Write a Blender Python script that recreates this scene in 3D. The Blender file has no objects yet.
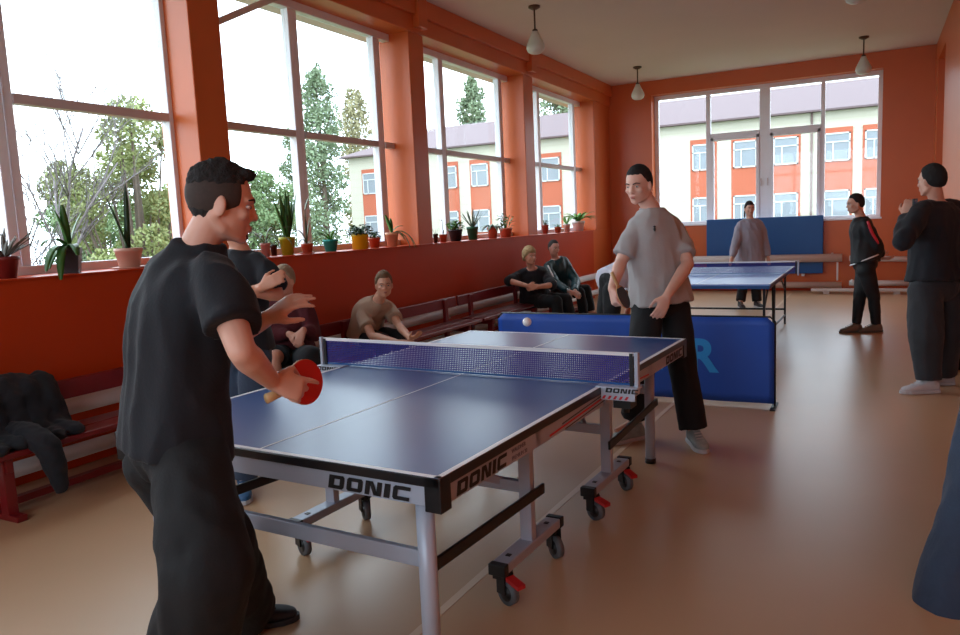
import bpy, bmesh, math, random
import numpy as np
from mathutils import Vector, Matrix, noise

SC = bpy.context.scene
COL = SC.collection
random.seed(7)
R = math.radians

# ------------------------------------------------------------------ camera
CAMP = Vector((1.8965, -1.882, 1.5059))
YAW, PITCH, ROLL, FPX = 0.4851, -0.1232, -0.0445, 752.77
_f = Vector((-math.sin(YAW) * math.cos(PITCH), math.cos(YAW) * math.cos(PITCH), math.sin(PITCH)))
_r0 = Vector((math.cos(YAW), math.sin(YAW), 0))
_u0 = _r0.cross(_f)
CR = _r0 * math.cos(ROLL) + _u0 * math.sin(ROLL)
CU = -_r0 * math.sin(ROLL) + _u0 * math.cos(ROLL)
CF = _f
cam_d = bpy.data.cameras.new('camera')
cam_d.sensor_width = 36.0
cam_d.lens = FPX / 960 * 36
cam_d.clip_end = 500
cam_d.clip_start = 0.05
cam = bpy.data.objects.new('camera', cam_d)
COL.objects.link(cam)
cam.matrix_world = Matrix(((CR.x, CU.x, -CF.x, CAMP.x), (CR.y, CU.y, -CF.y, CAMP.y), (CR.z, CU.z, -CF.z, CAMP.z), (0, 0, 0, 1)))
SC.camera = cam


def at(px, py, d):
    """a measured point: pixel of the photograph and its distance along the view"""
    return CAMP + d * (CF + (px - 480) / FPX * CR + (317.5 - py) / FPX * CU)


def cv(a, b, c):
    """a direction: right, away, up"""
    fh = Vector((CF.x, CF.y, 0)).normalized()
    rh = Vector((fh.y, -fh.x, 0))
    return (rh * a + fh * b + Vector((0, 0, c))).normalized()


# ------------------------------------------------------------------ light and exposure
w = bpy.data.worlds.new('world')
SC.world = w
w.use_nodes = True
nt = w.node_tree
nt.nodes.clear()
wo = nt.nodes.new('ShaderNodeOutputWorld')
bg = nt.nodes.new('ShaderNodeBackground')
tc = nt.nodes.new('ShaderNodeTexCoord')
nz = nt.nodes.new('ShaderNodeTexNoise')
nz.inputs['Scale'].default_value = 2.2
nz.inputs['Detail'].default_value = 4
cr = nt.nodes.new('ShaderNodeValToRGB')
cr.color_ramp.elements[0].position = 0.35
cr.color_ramp.elements[0].color = (0.70, 0.85, 1.0, 1)
cr.color_ramp.elements[1].position = 0.65
cr.color_ramp.elements[1].color = (0.85, 0.94, 1.0, 1)
nt.links.new(tc.outputs['Generated'], nz.inputs['Vector'])
nt.links.new(nz.outputs['Fac'], cr.inputs['Fac'])
nt.links.new(cr.outputs['Color'], bg.inputs['Color'])
bg.inputs['Strength'].default_value = 5.7
nt.links.new(bg.outputs[0], wo.inputs[0])
SC.view_settings.view_transform = 'Standard'
SC.view_settings.look = 'None'
SC.view_settings.gamma = 1
SC.view_settings.use_curve_mapping = False
SC.view_settings.exposure = 0.0
SC.cycles.use_denoising = True
SC.cycles.max_bounces = 12
SC.cycles.diffuse_bounces = 7
SC.cycles.transparent_max_bounces = 24
SC.cycles.sample_clamp_indirect = 8


# window openings guide the sky light (portals give no light of their own)
def portal(name, loc, rot, sx, sy):
    l = bpy.data.lights.new(name, 'AREA')
    l.shape = 'RECTANGLE'
    l.size, l.size_y = sx, sy
    l.cycles.is_portal = True
    o = bpy.data.objects.new(name, l)
    o.location, o.rotation_euler = loc, rot
    COL.objects.link(o)


portal('daylight_portal', (-3.42, 4.5, 2.52), (0, R(-90), 0), 2.5, 17.6)
portal('daylight_portal', (0, 13.85, 2.57), (R(-90), 0, 0), 4.0, 2.5)
portal('daylight_portal', (0, -4.85, 2.57), (R(90), 0, 0), 4.4, 2.6)


# ------------------------------------------------------------------ materials
def lin(h):
    if isinstance(h, str):
        h = h.lstrip('#')
        c = [int(h[i:i + 2], 16) / 255 for i in (0, 2, 4)]
    else:
        c = [v / 255 for v in h]
    return tuple((v / 12.92 if v <= .04045 else ((v + .055) / 1.055) ** 2.4) for v in c) + (1,)


def mat(name, col, rough=.5, metal=0, var=.0, vscale=8, bump=0, bscale=40, spec=.5, coat=0, stretch=None, sheen=0, sss=0):
    m = bpy.data.materials.new(name)
    m.use_nodes = True
    n = m.node_tree
    b = n.nodes['Principled BSDF']
    b.inputs['Roughness'].default_value = rough
    b.inputs['Metallic'].default_value = metal
    b.inputs['Specular IOR Level'].default_value = spec
    b.inputs['Coat Weight'].default_value = coat
    b.inputs['Sheen Weight'].default_value = sheen
    if sss:
        b.inputs['Subsurface Weight'].default_value = sss
        b.inputs['Subsurface Radius'].default_value = (.012, .005, .003)
    c = lin(col)
    t = n.nodes.new('ShaderNodeTexCoord')
    mp = n.nodes.new('ShaderNodeMapping')
    n.links.new(t.outputs['Object'], mp.inputs['Vector'])
    if stretch:
        mp.inputs['Scale'].default_value = stretch
    x = n.nodes.new('ShaderNodeTexNoise')
    x.inputs['Scale'].default_value = vscale
    x.inputs['Detail'].default_value = 3
    n.links.new(mp.outputs[0], x.inputs['Vector'])
    mx = n.nodes.new('ShaderNodeMix')
    mx.data_type = 'RGBA'
    k = max(var, .02)
    mx.inputs[6].default_value = tuple(min(1, v * (1 - k)) for v in c[:3]) + (1,)
    mx.inputs[7].default_value = tuple(min(1, v * (1 + k)) for v in c[:3]) + (1,)
    n.links.new(x.outputs['Fac'], mx.inputs[0])
    n.links.new(mx.outputs[2], b.inputs['Base Color'])
    if bump:
        x2 = n.nodes.new('ShaderNodeTexNoise')
        x2.inputs['Scale'].default_value = bscale
        x2.inputs['Detail'].default_value = 4
        n.links.new(mp.outputs[0], x2.inputs['Vector'])
        bp = n.nodes.new('ShaderNodeBump')
        bp.inputs['Strength'].default_value = bump
        bp.inputs['Distance'].default_value = .01
        n.links.new(x2.outputs['Fac'], bp.inputs['Height'])
        n.links.new(bp.outputs[0], b.inputs['Normal'])
    return m


M = {}
M['orange'] = mat('orange_paint', (200, 96, 42), .38, var=.08, vscale=2, bump=.08, bscale=12)
M['dado'] = mat('red_orange_gloss_paint', (186, 60, 16), .36, var=.1, vscale=1.5, bump=.08, bscale=9, spec=.25)
M['ceiling'] = mat('ceiling_whitewash', (214, 200, 192), .9, var=.05, vscale=1, bump=.05)
M['floor'] = mat('tan_linoleum', (190, 154, 120), .33, var=.10, vscale=1.1, bump=.03, bscale=3, spec=.5)
M['floorline'] = mat('pale_floor_line', (215, 190, 165), .4)
M['frame'] = mat('grey_white_window_paint', (232, 232, 238), .4, var=.04)
M['frame_dark'] = mat('aluminium_window_rail', (200, 188, 188), .45)
M['pipe'] = mat('white_enamel_pipe', (212, 204, 200), .35, var=.05)
M['maroon'] = mat('maroon_bench_paint', (118, 24, 28), .3, var=.15, vscale=6, bump=.1, bscale=20)
M['tableblue'] = mat('blue_table_surface', (50, 80, 138), .3, var=.05, vscale=3, spec=.6)
M['tableblue2'] = mat('bright_blue_table_surface', (112, 150, 224), .36, var=.05, vscale=3, spec=.6)
M['white'] = mat('white_line_paint', (232, 232, 236), .4)
M['blackedge'] = mat('black_edge_band', (22, 22, 26), .35, var=.1)
M['silver'] = mat('silver_powder_coat', (168, 176, 192), .4, metal=.1, var=.05)
M['legwhite'] = mat('pale_blue_grey_steel', (176, 184, 200), .35, metal=.1)
M['black'] = mat('black_plastic', (18, 18, 20), .4)
M['rubber'] = mat('grey_rubber', (92, 98, 104), .6)
M['redplastic'] = mat('red_plastic', (190, 30, 32), .35)
M['logo'] = mat('logo_black', (16, 16, 20), .5)
M['greytext'] = mat('grey_print', (118, 112, 122), .5)
M['redtext'] = mat('red_print', (196, 36, 50), .5)
M['barrier'] = mat('blue_barrier_cloth', (26, 78, 178), .5, var=.1, vscale=3, bump=.25, bscale=4)
M['barrierlogo'] = mat('light_blue_print', (40, 150, 226), .55)
M['matblue'] = mat('blue_vinyl', (16, 78, 142), .42, var=.06, vscale=3)
M['red_rubber'] = mat('red_bat_rubber', (206, 34, 30), .35, var=.05)
M['black_rubber'] = mat('black_bat_rubber', (34, 32, 34), .4)
M['wood'] = mat('pale_wood', (205, 160, 110), .5, var=.15, vscale=10, stretch=(1, 8, 8))
M['ball'] = mat('white_celluloid', (240, 238, 235), .35)
M['terracotta'] = mat('terracotta', (168, 78, 52), .7, var=.1)
M['soil'] = mat('soil', (44, 32, 24), .95, var=.3, vscale=60, bump=.5, bscale=90)
M['leaf'] = mat('green_leaf', (58, 104, 40), .4, var=.25, vscale=9)
M['leafdark'] = mat('dark_green_leaf', (30, 62, 30), .4, var=.25, vscale=9)
M['leafgrey'] = mat('grey_green_leaf', (92, 104, 84), .5, var=.2, vscale=9)
M['leafbright'] = mat('bright_green_leaf', (84, 140, 44), .4, var=.25, vscale=9)
M['dryleaf'] = mat('dry_greyish_leaf', (92, 84, 74), .6, var=.2)
M['brass'] = mat('dark_lamp_metal', (90, 66, 54), .4, metal=.5)
M['opal'] = mat('frosted_opal_glass', (206, 206, 196), .3, var=.04, coat=.3)
M['bark'] = mat('bark', (92, 80, 70), .9, var=.3, vscale=5)
M['brow'] = mat('dark_hair', (26, 20, 18), .8, bump=.5, bscale=250)
M['eyewhite'] = mat('eye_white', (205, 198, 192), .25)
M['iris'] = mat('dark_iris', (34, 24, 20), .2)
M['lip'] = mat('lip', (168, 92, 82), .45)


def glass_mat():
    m = bpy.data.materials.new('window_glass')
    m.use_nodes = True
    n = m.node_tree
    n.nodes.clear()
    o = n.nodes.new('ShaderNodeOutputMaterial')
    mx = n.nodes.new('ShaderNodeMixShader')
    t = n.nodes.new('ShaderNodeBsdfTransparent')
    t.inputs[0].default_value = (.96, .98, .98, 1)
    g = n.nodes.new('ShaderNodeBsdfGlossy')
    g.inputs['Roughness'].default_value = .03
    lw = n.nodes.new('ShaderNodeLayerWeight')
    pw = n.nodes.new('ShaderNodeMath'); pw.operation = 'POWER'; pw.inputs[1].default_value = 5
    ma = n.nodes.new('ShaderNodeMath'); ma.operation = 'MULTIPLY_ADD'; ma.inputs[1].default_value = .4; ma.inputs[2].default_value = .025
    n.links.new(lw.outputs['Facing'], pw.inputs[0]); n.links.new(pw.outputs[0], ma.inputs[0])
    n.links.new(ma.outputs[0], mx.inputs[0])
    n.links.new(t.outputs[0], mx.inputs[1])
    n.links.new(g.outputs[0], mx.inputs[2])
    n.links.new(mx.outputs[0], o.inputs[0])
    return m


M['glass'] = glass_mat()


def net_mat():
    m = bpy.data.materials.new('net_mesh_cloth')
    m.use_nodes = True
    n = m.node_tree
    b = n.nodes['Principled BSDF']
    b.inputs['Base Color'].default_value = lin((44, 40, 128))
    b.inputs['Roughness'].default_value = .6
    t = n.nodes.new('ShaderNodeTexCoord')
    sp = n.nodes.new('ShaderNodeSeparateXYZ')
    n.links.new(t.outputs['Object'], sp.inputs[0])
    outs = []
    for ax in (0, 2):
        a = n.nodes.new('ShaderNodeMath'); a.operation = 'MULTIPLY'; a.inputs[1].default_value = 100
        fr = n.nodes.new('ShaderNodeMath'); fr.operation = 'FRACT'
        lt = n.nodes.new('ShaderNodeMath'); lt.operation = 'GREATER_THAN'; lt.inputs[1].default_value = .42
        n.links.new(sp.outputs[ax], a.inputs[0]); n.links.new(a.outputs[0], fr.inputs[0]); n.links.new(fr.outputs[0], lt.inputs[0])
        outs.append(lt)
    mu = n.nodes.new('ShaderNodeMath'); mu.operation = 'MULTIPLY'
    n.links.new(outs[0].outputs[0], mu.inputs[0]); n.links.new(outs[1].outputs[0], mu.inputs[1])
    inv = n.nodes.new('ShaderNodeMath'); inv.operation = 'SUBTRACT'; inv.inputs[0].default_value = 1
    n.links.new(mu.outputs[0], inv.inputs[1])
    n.links.new(inv.outputs[0], b.inputs['Alpha'])
    return m


M['net'] = net_mat()


def denim_mat(name, col):
    return mat(name, col, .85, var=.22, vscale=14, bump=.3, bscale=60, sheen=.1)


# ------------------------------------------------------------------ mesh builder
def vec(*a):
    return Vector(a[0]) if len(a) == 1 else Vector(a)


class MB:
    def __init__(s):
        s.v, s.f, s.m, s.sm = [], [], [], []

    def add(s, vs, fs, mi=0, smooth=False):
        o = len(s.v)
        s.v += [tuple(x) for x in vs]
        for f in fs:
            s.f.append(tuple(i + o for i in f))
            s.m.append(mi)
            s.sm.append(smooth)
        return s

    def box(s, x0, x1, y0, y1, z0, z1, mi=0):
        return s.obox(Vector(((x0 + x1) / 2, (y0 + y1) / 2, (z0 + z1) / 2)), Vector(((x1 - x0) / 2, 0, 0)), Vector((0, (y1 - y0) / 2, 0)), Vector((0, 0, (z1 - z0) / 2)), mi)

    def obox(s, c, a, b, d, mi=0):
        c, a, b, d = Vector(c), Vector(a), Vector(b), Vector(d)
        vs = [c + i * a + j * b + k * d for i in (-1, 1) for j in (-1, 1) for k in (-1, 1)]
        return s.add(vs, [(0, 1, 3, 2), (4, 6, 7, 5), (0, 4, 5, 1), (2, 3, 7, 6), (0, 2, 6, 4), (1, 5, 7, 3)], mi)

    def bar(s, p, q, w, h, up=(0, 0, 1), mi=0):
        p, q, up = Vector(p), Vector(q), Vector(up)
        d = (q - p)
        sd = d.cross(up).normalized()
        u = sd.cross(d).normalized()
        return s.obox((p + q) / 2, d / 2, sd * w / 2, u * h / 2, mi)

    def tube(s, pts, rad, n=12, mi=0, side=None, ratio=1.0, round_cap=False, smooth=True, spline=0):
        pts = [Vector(p) for p in pts]
        if not isinstance(rad, (list, tuple)):
            rad = [rad] * len(pts)
        rad = list(rad)
        if spline and len(pts) > 2:
            np_, nr = [], []
            for i in range(len(pts) - 1):
                p0, p1, p2, p3 = pts[max(i - 1, 0)], pts[i], pts[i + 1], pts[min(i + 2, len(pts) - 1)]
                for k in range(spline):
                    t = k / spline
                    np_.append(.5 * (2 * p1 + (p2 - p0) * t + (2 * p0 - 5 * p1 + 4 * p2 - p3) * t * t + (3 * p1 - p0 - 3 * p2 + p3) * t ** 3))
                    nr.append(rad[i] * (1 - t) + rad[i + 1] * t)
            pts, rad = np_ + [pts[-1]], nr + [rad[-1]]
        if round_cap:
            d0 = (pts[0] - pts[1]).normalized()
            d1 = (pts[-1] - pts[-2]).normalized()
            A = [(math.sin(a), math.cos(a)) for a in (R(75), R(50), R(25))]
            pre = [(pts[0] + d0 * rad[0] * sn, rad[0] * cs) for sn, cs in A]
            post = [(pts[-1] + d1 * rad[-1] * sn, rad[-1] * cs) for sn, cs in reversed(A)]
            pts = [x[0] for x in pre] + pts + [x[0] for x in post]
            rad = [x[1] for x in pre] + rad + [x[1] for x in post]
        up = Vector(side) if side is not None else None
        vs, prev = [], None
        for i, p in enumerate(pts):
            d = (pts[min(i + 1, len(pts) - 1)] - pts[max(i - 1, 0)])
            d = d.normalized() if d.length > 1e-9 else Vector((0, 0, 1))
            if up is not None:
                a = (up - d * up.dot(d))
            elif prev is None:
                a = d.orthogonal()
            else:
                a = prev - d * prev.dot(d)
            a = a.normalized() if a.length > 1e-6 else d.orthogonal().normalized()
            prev = a
            b = d.cross(a)
            for k in range(n):
                t = 2 * math.pi * k / n
                vs.append(p + a * math.cos(t) * rad[i] + b * math.sin(t) * rad[i] * ratio)
        fs = []
        for i in range(len(pts) - 1):
            for k in range(n):
                fs.append((i * n + k, i * n + (k + 1) % n, (i + 1) * n + (k + 1) % n, (i + 1) * n + k))
        fs.append(tuple(range(n - 1, -1, -1)))
        L = (len(pts) - 1) * n
        fs.append(tuple(range(L, L + n)))
        return s.add(vs, fs, mi, smooth)

    def loft(s, st, n=24, mi=0, pw=2.4, smooth=True):
        """stations: (centre, side unit, front unit, half width, half depth)"""
        vs = []
        for c, a, b, hw, hd in st:
            c = Vector(c)
            for k in range(n):
                t = 2 * math.pi * k / n
                ct, s_ = math.cos(t), math.sin(t)
                vs.append(c + Vector(a) * hw * math.copysign(abs(ct) ** (2 / pw), ct) + Vector(b) * hd * math.copysign(abs(s_) ** (2 / pw), s_))
        fs = []
        for i in range(len(st) - 1):
            for k in range(n):
                fs.append((i * n + k, i * n + (k + 1) % n, (i + 1) * n + (k + 1) % n, (i + 1) * n + k))
        fs.append(tuple(range(n - 1, -1, -1)))
        L = (len(st) - 1) * n
        fs.append(tuple(range(L, L + n)))
        return s.add(vs, fs, mi, smooth)

    def ell(s, c, a, b, d, nu=16, nv=10, mi=0, fn=None, smooth=True):
        """ellipsoid with half axes a, b, d"""
        c, a, b, d = Vector(c), Vector(a), Vector(b), Vector(d)
        vs = [c - d * (fn(0, 0, -1) if fn else 1)]
        for j in range(1, nv):
            ph = math.pi * j / nv - math.pi / 2
            for i in range(nu):
                t = 2 * math.pi * i / nu
                x, y, z = math.cos(t) * math.cos(ph), math.sin(t) * math.cos(ph), math.sin(ph)
                k = fn(x, y, z) if fn else 1
                vs.append(c + (a * x + b * y + d * z) * k)
        vs.append(c + d * (fn(0, 0, 1) if fn else 1))
        fs = [(0, 1 + (i + 1) % nu, 1 + i) for i in range(nu)]
        for j in range(nv - 2):
            for i in range(nu):
                p, q = 1 + j * nu + i, 1 + j * nu + (i + 1) % nu
                fs.append((p, q, q + nu, p + nu))
        L = 1 + (nv - 2) * nu
        T = len(vs) - 1
        fs += [(L + i, L + (i + 1) % nu, T) for i in range(nu)]
        return s.add(vs, fs, mi, smooth)

    def lathe(s, prof, c=(0, 0, 0), n=24, mi=0, smooth=True, sx=1, sy=1):
        c = Vector(c)
        vs = []
        for r_, z in prof:
            for k in range(n):
                t = 2 * math.pi * k / n
                vs.append(c + Vector((r_ * math.cos(t) * sx, r_ * math.sin(t) * sy, z)))
        fs = []
        for i in range(len(prof) - 1):
            for k in range(n):
                fs.append((i * n + k, i * n + (k + 1) % n, (i + 1) * n + (k + 1) % n, (i + 1) * n + k))
        fs.append(tuple(range(n - 1, -1, -1)))
        L = (len(prof) - 1) * n
        fs.append(tuple(range(L, L + n)))
        return s.add(vs, fs, mi, smooth)

    def mesh(s, name, mats):
        me = bpy.data.meshes.new(name)
        me.from_pydata(s.v, [], s.f)
        if not isinstance(mats, (list, tuple)):
            mats = [mats]
        for m in mats:
            me.materials.append(m)
        me.polygons.foreach_set('material_index', s.m)
        me.polygons.foreach_set('use_smooth', s.sm)
        me.update()
        return me

    def build(s, name, mats, parent=None, bevel=0, off=None):
        if off is not None:
            o_ = Vector(off)
            s.v = [tuple(Vector(x) - o_) for x in s.v]
        me = s.mesh(name, mats)
        o = bpy.data.objects.new(name, me)
        COL.objects.link(o)
        o.parent = parent
        if bevel:
            b = o.modifiers.new('bevel', 'BEVEL')
            b.width = bevel
            b.segments = 2
            b.limit_method = 'ANGLE'
        return o


def empty(name, loc=(0, 0, 0), rz=0):
    o = bpy.data.objects.new(name, None)
    COL.objects.link(o)
    o.location = loc
    o.rotation_euler = (0, 0, rz)
    o.empty_display_size = .1
    return o


def tag(o, label, cat, group=None, kind=None):
    if label: o['label'] = label
    if cat: o['category'] = cat
    if group: o['group'] = group
    if kind: o['kind'] = kind
    return o


def struct(o):
    o['kind'] = 'structure'
    return o


def kids(o):
    return [c for c in COL.objects if c.parent == o]


def copy_tree(o, parent=None):
    c = o.copy()
    COL.objects.link(c)
    c.parent = parent
    for k in kids(o):
        copy_tree(k, c)
    return c


def remesh(mb, vox, name, mats, parent, off, smooth=6, wob=0, wfreq=6, seed=0, factor=.5, folds=None):
    """fuse overlapping closed volumes into one continuous skin"""
    me = mb.mesh('tmp', mats)
    b_ = bmesh.new()
    b_.from_mesh(me)
    bmesh.ops.recalc_face_normals(b_, faces=b_.faces)
    b_.to_mesh(me)
    b_.free()
    o = bpy.data.objects.new('tmp', me)
    COL.objects.link(o)
    m = o.modifiers.new('r', 'REMESH')
    m.mode = 'VOXEL'
    m.voxel_size = vox
    m.use_smooth_shade = True
    if smooth:
        k = o.modifiers.new('s', 'SMOOTH')
        k.iterations = smooth
        k.factor = factor
    dg = bpy.context.evaluated_depsgraph_get()
    ev = o.evaluated_get(dg)
    me2 = bpy.data.meshes.new_from_object(ev)
    bpy.data.objects.remove(o)
    if wob or folds:
        sd = Vector((seed * 3.1, seed * 1.7, seed * .9))
        me2.calc_loop_triangles()
        nv = len(me2.vertices)
        nrm = [v.normal.copy() for v in me2.vertices]
        for i, v in enumerate(me2.vertices):
            p = v.co
            k = 0
            if wob:
                k += noise.noise(p * wfreq + sd) * wob + noise.noise(p * wfreq * 2.7 + sd) * wob * .45
            if folds:
                amp, fr, dirs = folds
                q = Vector((p.x * fr * 1.6, p.y * fr * 1.6, p.z * fr * .45)) if dirs == 'v' else Vector((p.x * fr * .5, p.y * fr * .5, p.z * fr * 1.8))
                t = noise.noise(q + sd)
                k += (1 - abs(t) * 2.2) * amp - amp * .5
            v.co = p + nrm[i] * k
    off = Vector(off)
    for v in me2.vertices:
        v.co -= off
    for p in me2.polygons:
        p.use_smooth = True
    me2.name = name
    o = bpy.data.objects.new(name, me2)
    COL.objects.link(o)
    o.parent = parent
    return o


def text_mesh(txt, size, bold=.0, shear=0.0, extrude=.0006, space=1.0):
    c = bpy.data.curves.new('txt', 'FONT')
    c.body = txt
    c.size = size
    c.offset = bold
    c.shear = shear
    c.extrude = extrude
    c.space_character = space
    c.align_x = 'LEFT'
    o = bpy.data.objects.new('txt', c)
    COL.objects.link(o)
    dg = bpy.context.evaluated_depsgraph_get()
    me = bpy.data.meshes.new_from_object(o.evaluated_get(dg))
    bpy.data.objects.remove(o)
    return me


def place_text(name, me, origin, xdir, ydir, m, parent):
    x, y = Vector(xdir).normalized(), Vector(ydir).normalized()
    z = x.cross(y)
    o = bpy.data.objects.new(name, me)
    me.materials.clear()
    me.materials.append(m)
    COL.objects.link(o)
    o.parent = parent
    o.matrix_local = Matrix(((x.x, y.x, z.x, origin[0]), (x.y, y.y, z.y, origin[1]), (x.z, y.z, z.z, origin[2]), (0, 0, 0, 1)))
    return o


def donic_mesh(h, m=None):
    """squared slanted capitals D O N I C, height h, in the XY plane"""
    mb = MB()
    W, g, t = 1.4, .24, .40
    x = 0
    sh = .22

    def quad(pts, x0):
        vs = []
        for zz in (0.0, .012):
            for a, b in pts:
                vs.append(((x0 + a + b * sh) * h, b * h, zz * h + .0004))
        n = len(pts)
        fs = [tuple(range(n - 1, -1, -1)), tuple(range(n, 2 * n))] + [(i, (i + 1) % n, n + (i + 1) % n, n + i) for i in range(n)]
        mb.add(vs, fs)

    def rect(a0, a1, b0, b1, x0):
        quad([(a0, b0), (a1, b0), (a1, b1), (a0, b1)], x0)
    for ch in 'DONIC':
        if ch == 'D':
            rect(0, t * 1.2, 0, 1, x); rect(t, W - .15, 0, .27, x); rect(t, W - .15, .73, 1, x); quad([(W - .15 - .25, .27), (W - .15, 0), (W, .15), (W, .85), (W - .15, 1), (W - .4, .73)], x)
            x += W + g
        if ch == 'O':
            quad([(0, .15), (.15, 0), (.4, .27), (.4, .73), (.15, 1), (0, .85)], x); rect(.15, W - .15, 0, .27, x); rect(.15, W - .15, .73, 1, x); quad([(W - .4, .27), (W - .15, 0), (W, .15), (W, .85), (W - .15, 1), (W - .4, .73)], x)
            x += W + g
        if ch == 'N':
            rect(0, t, 0, 1, x); rect(W - t, W, 0, 1, x); quad([(t * .6, 1), (t * 1.5, 1), (W - t * .6, 0), (W - t * 1.5, 0)][::-1], x)
            x += W + g
        if ch == 'I':
            rect(0, t * 1.2, 0, 1, x)
            x += t * 1.2 + g
        if ch == 'C':
            quad([(0, .15), (.15, 0), (.4, .27), (.4, .73), (.15, 1), (0, .85)], x); rect(.15, W, 0, .27, x); rect(.15, W, .73, 1, x)
            x += W
    return mb.mesh('logo', M['logo']), x * h

# ------------------------------------------------------------------ the setting
XR, YF, YB, ZC = 2.77, 13.43, -4.5, 4.18
struct(MB().box(-3.5, 3.6, YB - .2, YF + .4, -.25, 0).build('floor', M['floor']))
struct(MB().box(-3.5, 3.6, YB - .2, YF + .4, ZC, ZC + .25).build('ceiling', M['ceiling']))
fl = MB()
fl.bar((.33, -3.5, .001), (.50, 5.2, .001), .035, .002)
fl.bar((.50, 5.2, .001), (.56, 12.9, .001), .035, .002)
struct(fl.build('trim_1', M['floorline']))

wl = MB()
wl.box(-3.5, -2.85, YB, 11.9, 0, 1.29, 1)
wl.box(-3.5, -2.98, 11.9, YF, 0, 1.29, 0)
PY = [(-4.5, -3.55), (-.64, -.31), (2.62, 2.95), (5.88, 6.21), (9.15, 9.52), (12.45, YF)]
for a, b in PY:
    wl.box(-3.4, -2.98, a, b, 1.29, 3.9, 0)
wl.box(-3.5, -2.95, YB, YF, 3.78, ZC, 0)
wl.box(-2.96, -2.9, YB, YF, 3.97, ZC, 0)
for a, b in PY[1:5]:
    wl.box(-2.98, -2.86, (a + b) / 2 - .1, (a + b) / 2 + .1, 3.83, ZC, 0)
wl.box(-3.75, -3.5, YB, YF, 3.8, ZC + .3, 2)
wl.box(-3.62, -3.5, YB, YF, -.2, 1.25, 0)
struct(wl.build('wall_left', [M['orange'], M['dado'], M['ceiling']], bevel=.008))
st = MB().box(-3.42, -2.835, YB, 11.9, 1.285, 1.297).build('trim_2', M['dado'])
struct(st)

wb = MB()
OX0, OX1, OZ0, OZ1 = -2.1, 1.98, 1.31, 3.9
wb.box(-3.5, OX0, YF, YF + .4, 0, ZC)
wb.box(OX1, 3.6, YF, YF + .4, 0, ZC)
wb.box(OX0, OX1, YF, YF + .4, 0, OZ0)
wb.box(OX0, OX1, YF, YF + .4, OZ1, ZC)
struct(wb.build('wall_back', M['orange']))
wr = MB()
wr.box(XR, XR + .2, YB, 11.45, 0, ZC)
wr.box(XR, XR + .2, 12.95, YF, 0, ZC)
wr.box(XR, XR + .2, 11.45, 12.95, 3.85, ZC)
wr.box(XR + .5, XR + .7, 11.3, 13.1, 0, ZC)
wr.box(XR + .2, XR + .5, 11.25, 11.45, 0, ZC)
wr.box(XR + .2, XR + .5, 12.95, 13.15, 0, ZC)
wr.box(XR + .2, XR + .5, 11.45, 12.95, 3.85, ZC)
struct(wr.build('wall_right', M['orange']))
wf = MB()
wf.box(-3.5, -2.2, YB - .2, YB, 0, ZC).box(2.2, 3.6, YB - .2, YB, 0, ZC).box(-2.2, 2.2, YB - .2, YB, 0, 1.31).box(-2.2, 2.2, YB - .2, YB, 3.9, ZC)
struct(wf.build('wall_front', M['orange']))
root = empty('window_7', (0, YB - .1, 1.31))  # unseen window, added behind the camera to light the near fronts
struct(root)
fr = MB()
for x in (-2.16, -1.08, 0, 1.08, 2.16):
    fr.box(x - .04, x + .04, YB - .14, YB - .06, 1.31, 3.9)
for z in (1.35, 2.98, 3.86):
    fr.box(-2.2, 2.2, YB - .135, YB - .065, z - .035, z + .035)
fr.build('window_frame', M['frame'], root, off=(0, YB - .1, 1.31))
MB().box(-2.2, 2.2, YB - .102, YB - .098, 1.31, 3.9).build('glass_pane', M['glass'], root, off=(0, YB - .1, 1.31))
struct(MB().box(-2.98, XR, YF - .012, YF, 0, .055).build('baseboard_back', M['dado']))
struct(MB().box(XR - .012, XR, YB, 11.45, 0, .07).build('baseboard_right', M['dado']))

# windows of the left wall, one per bay
MULL = [-3.1, -1.7, -.2, 1.24, 2.655, 4.2, 5.63, 7.1, 8.9, 10.4, 12.12]
bays = [(-3.55, -.64), (-.31, 2.62), (2.95, 5.88), (6.21, 9.15), (9.52, 12.45)]
wn = 0
XW = -3.3
for a, b in bays:
    wn += 1
    a2, b2 = a - .15, b + .15
    root = empty('window_%d' % wn, (XW, a, 1.29))
    struct(root)
    off = (XW, a, 1.29)
    fr = MB()
    fr.box(XW - .05, XW + .05, a2, b2, 1.295, 1.36)
    fr.box(XW - .05, XW + .05, a2, b2, 3.7, 3.79)
    xs = [m for m in MULL if a - .05 < m < b + .1]
    for m in xs:
        fr.box(XW - .045, XW + .045, m - .075, m - .008, 1.36, 3.7)
        fr.box(XW - .06, XW + .03, m + .008, m + .07, 1.36, 3.7)
    fr.build('window_frame', M['frame'], root, bevel=.006, off=off)
    tr = MB()
    edges = [a2] + xs + [b2]
    gl = MB()
    for i in range(len(edges) - 1):
        y0, y1 = edges[i] + .07, edges[i + 1] - .075
        if y1 - y0 < .05:
            continue
        tr.box(XW - .04, XW + .045, y0, y1, 2.455, 2.52)
        gl.box(XW - .004, XW, y0, y1, 1.36, 2.455)
        gl.box(XW - .004, XW, y0, y1, 2.52, 3.7)
    tr.build('transom', M['frame_dark'], root, off=off)
    gl.build('glass_pane', M['glass'], root, off=off)
# latch and stay rod by the second bay
rod = MB()
rod.bar((-3.2, 2.98, 3.27), (-3.2, 4.3, 3.93), .045, .055)
rod.box(-3.26, -3.17, 2.955, 3.03, 3.24, 3.33)
rod.box(-3.26, -3.15, 4.2, 4.36, 3.86, 3.97)
tag(rod.build('window_stay', M['pipe']), 'pale metal stay rod slanting across the top of the window behind the black-shirted player', 'rod')

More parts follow.
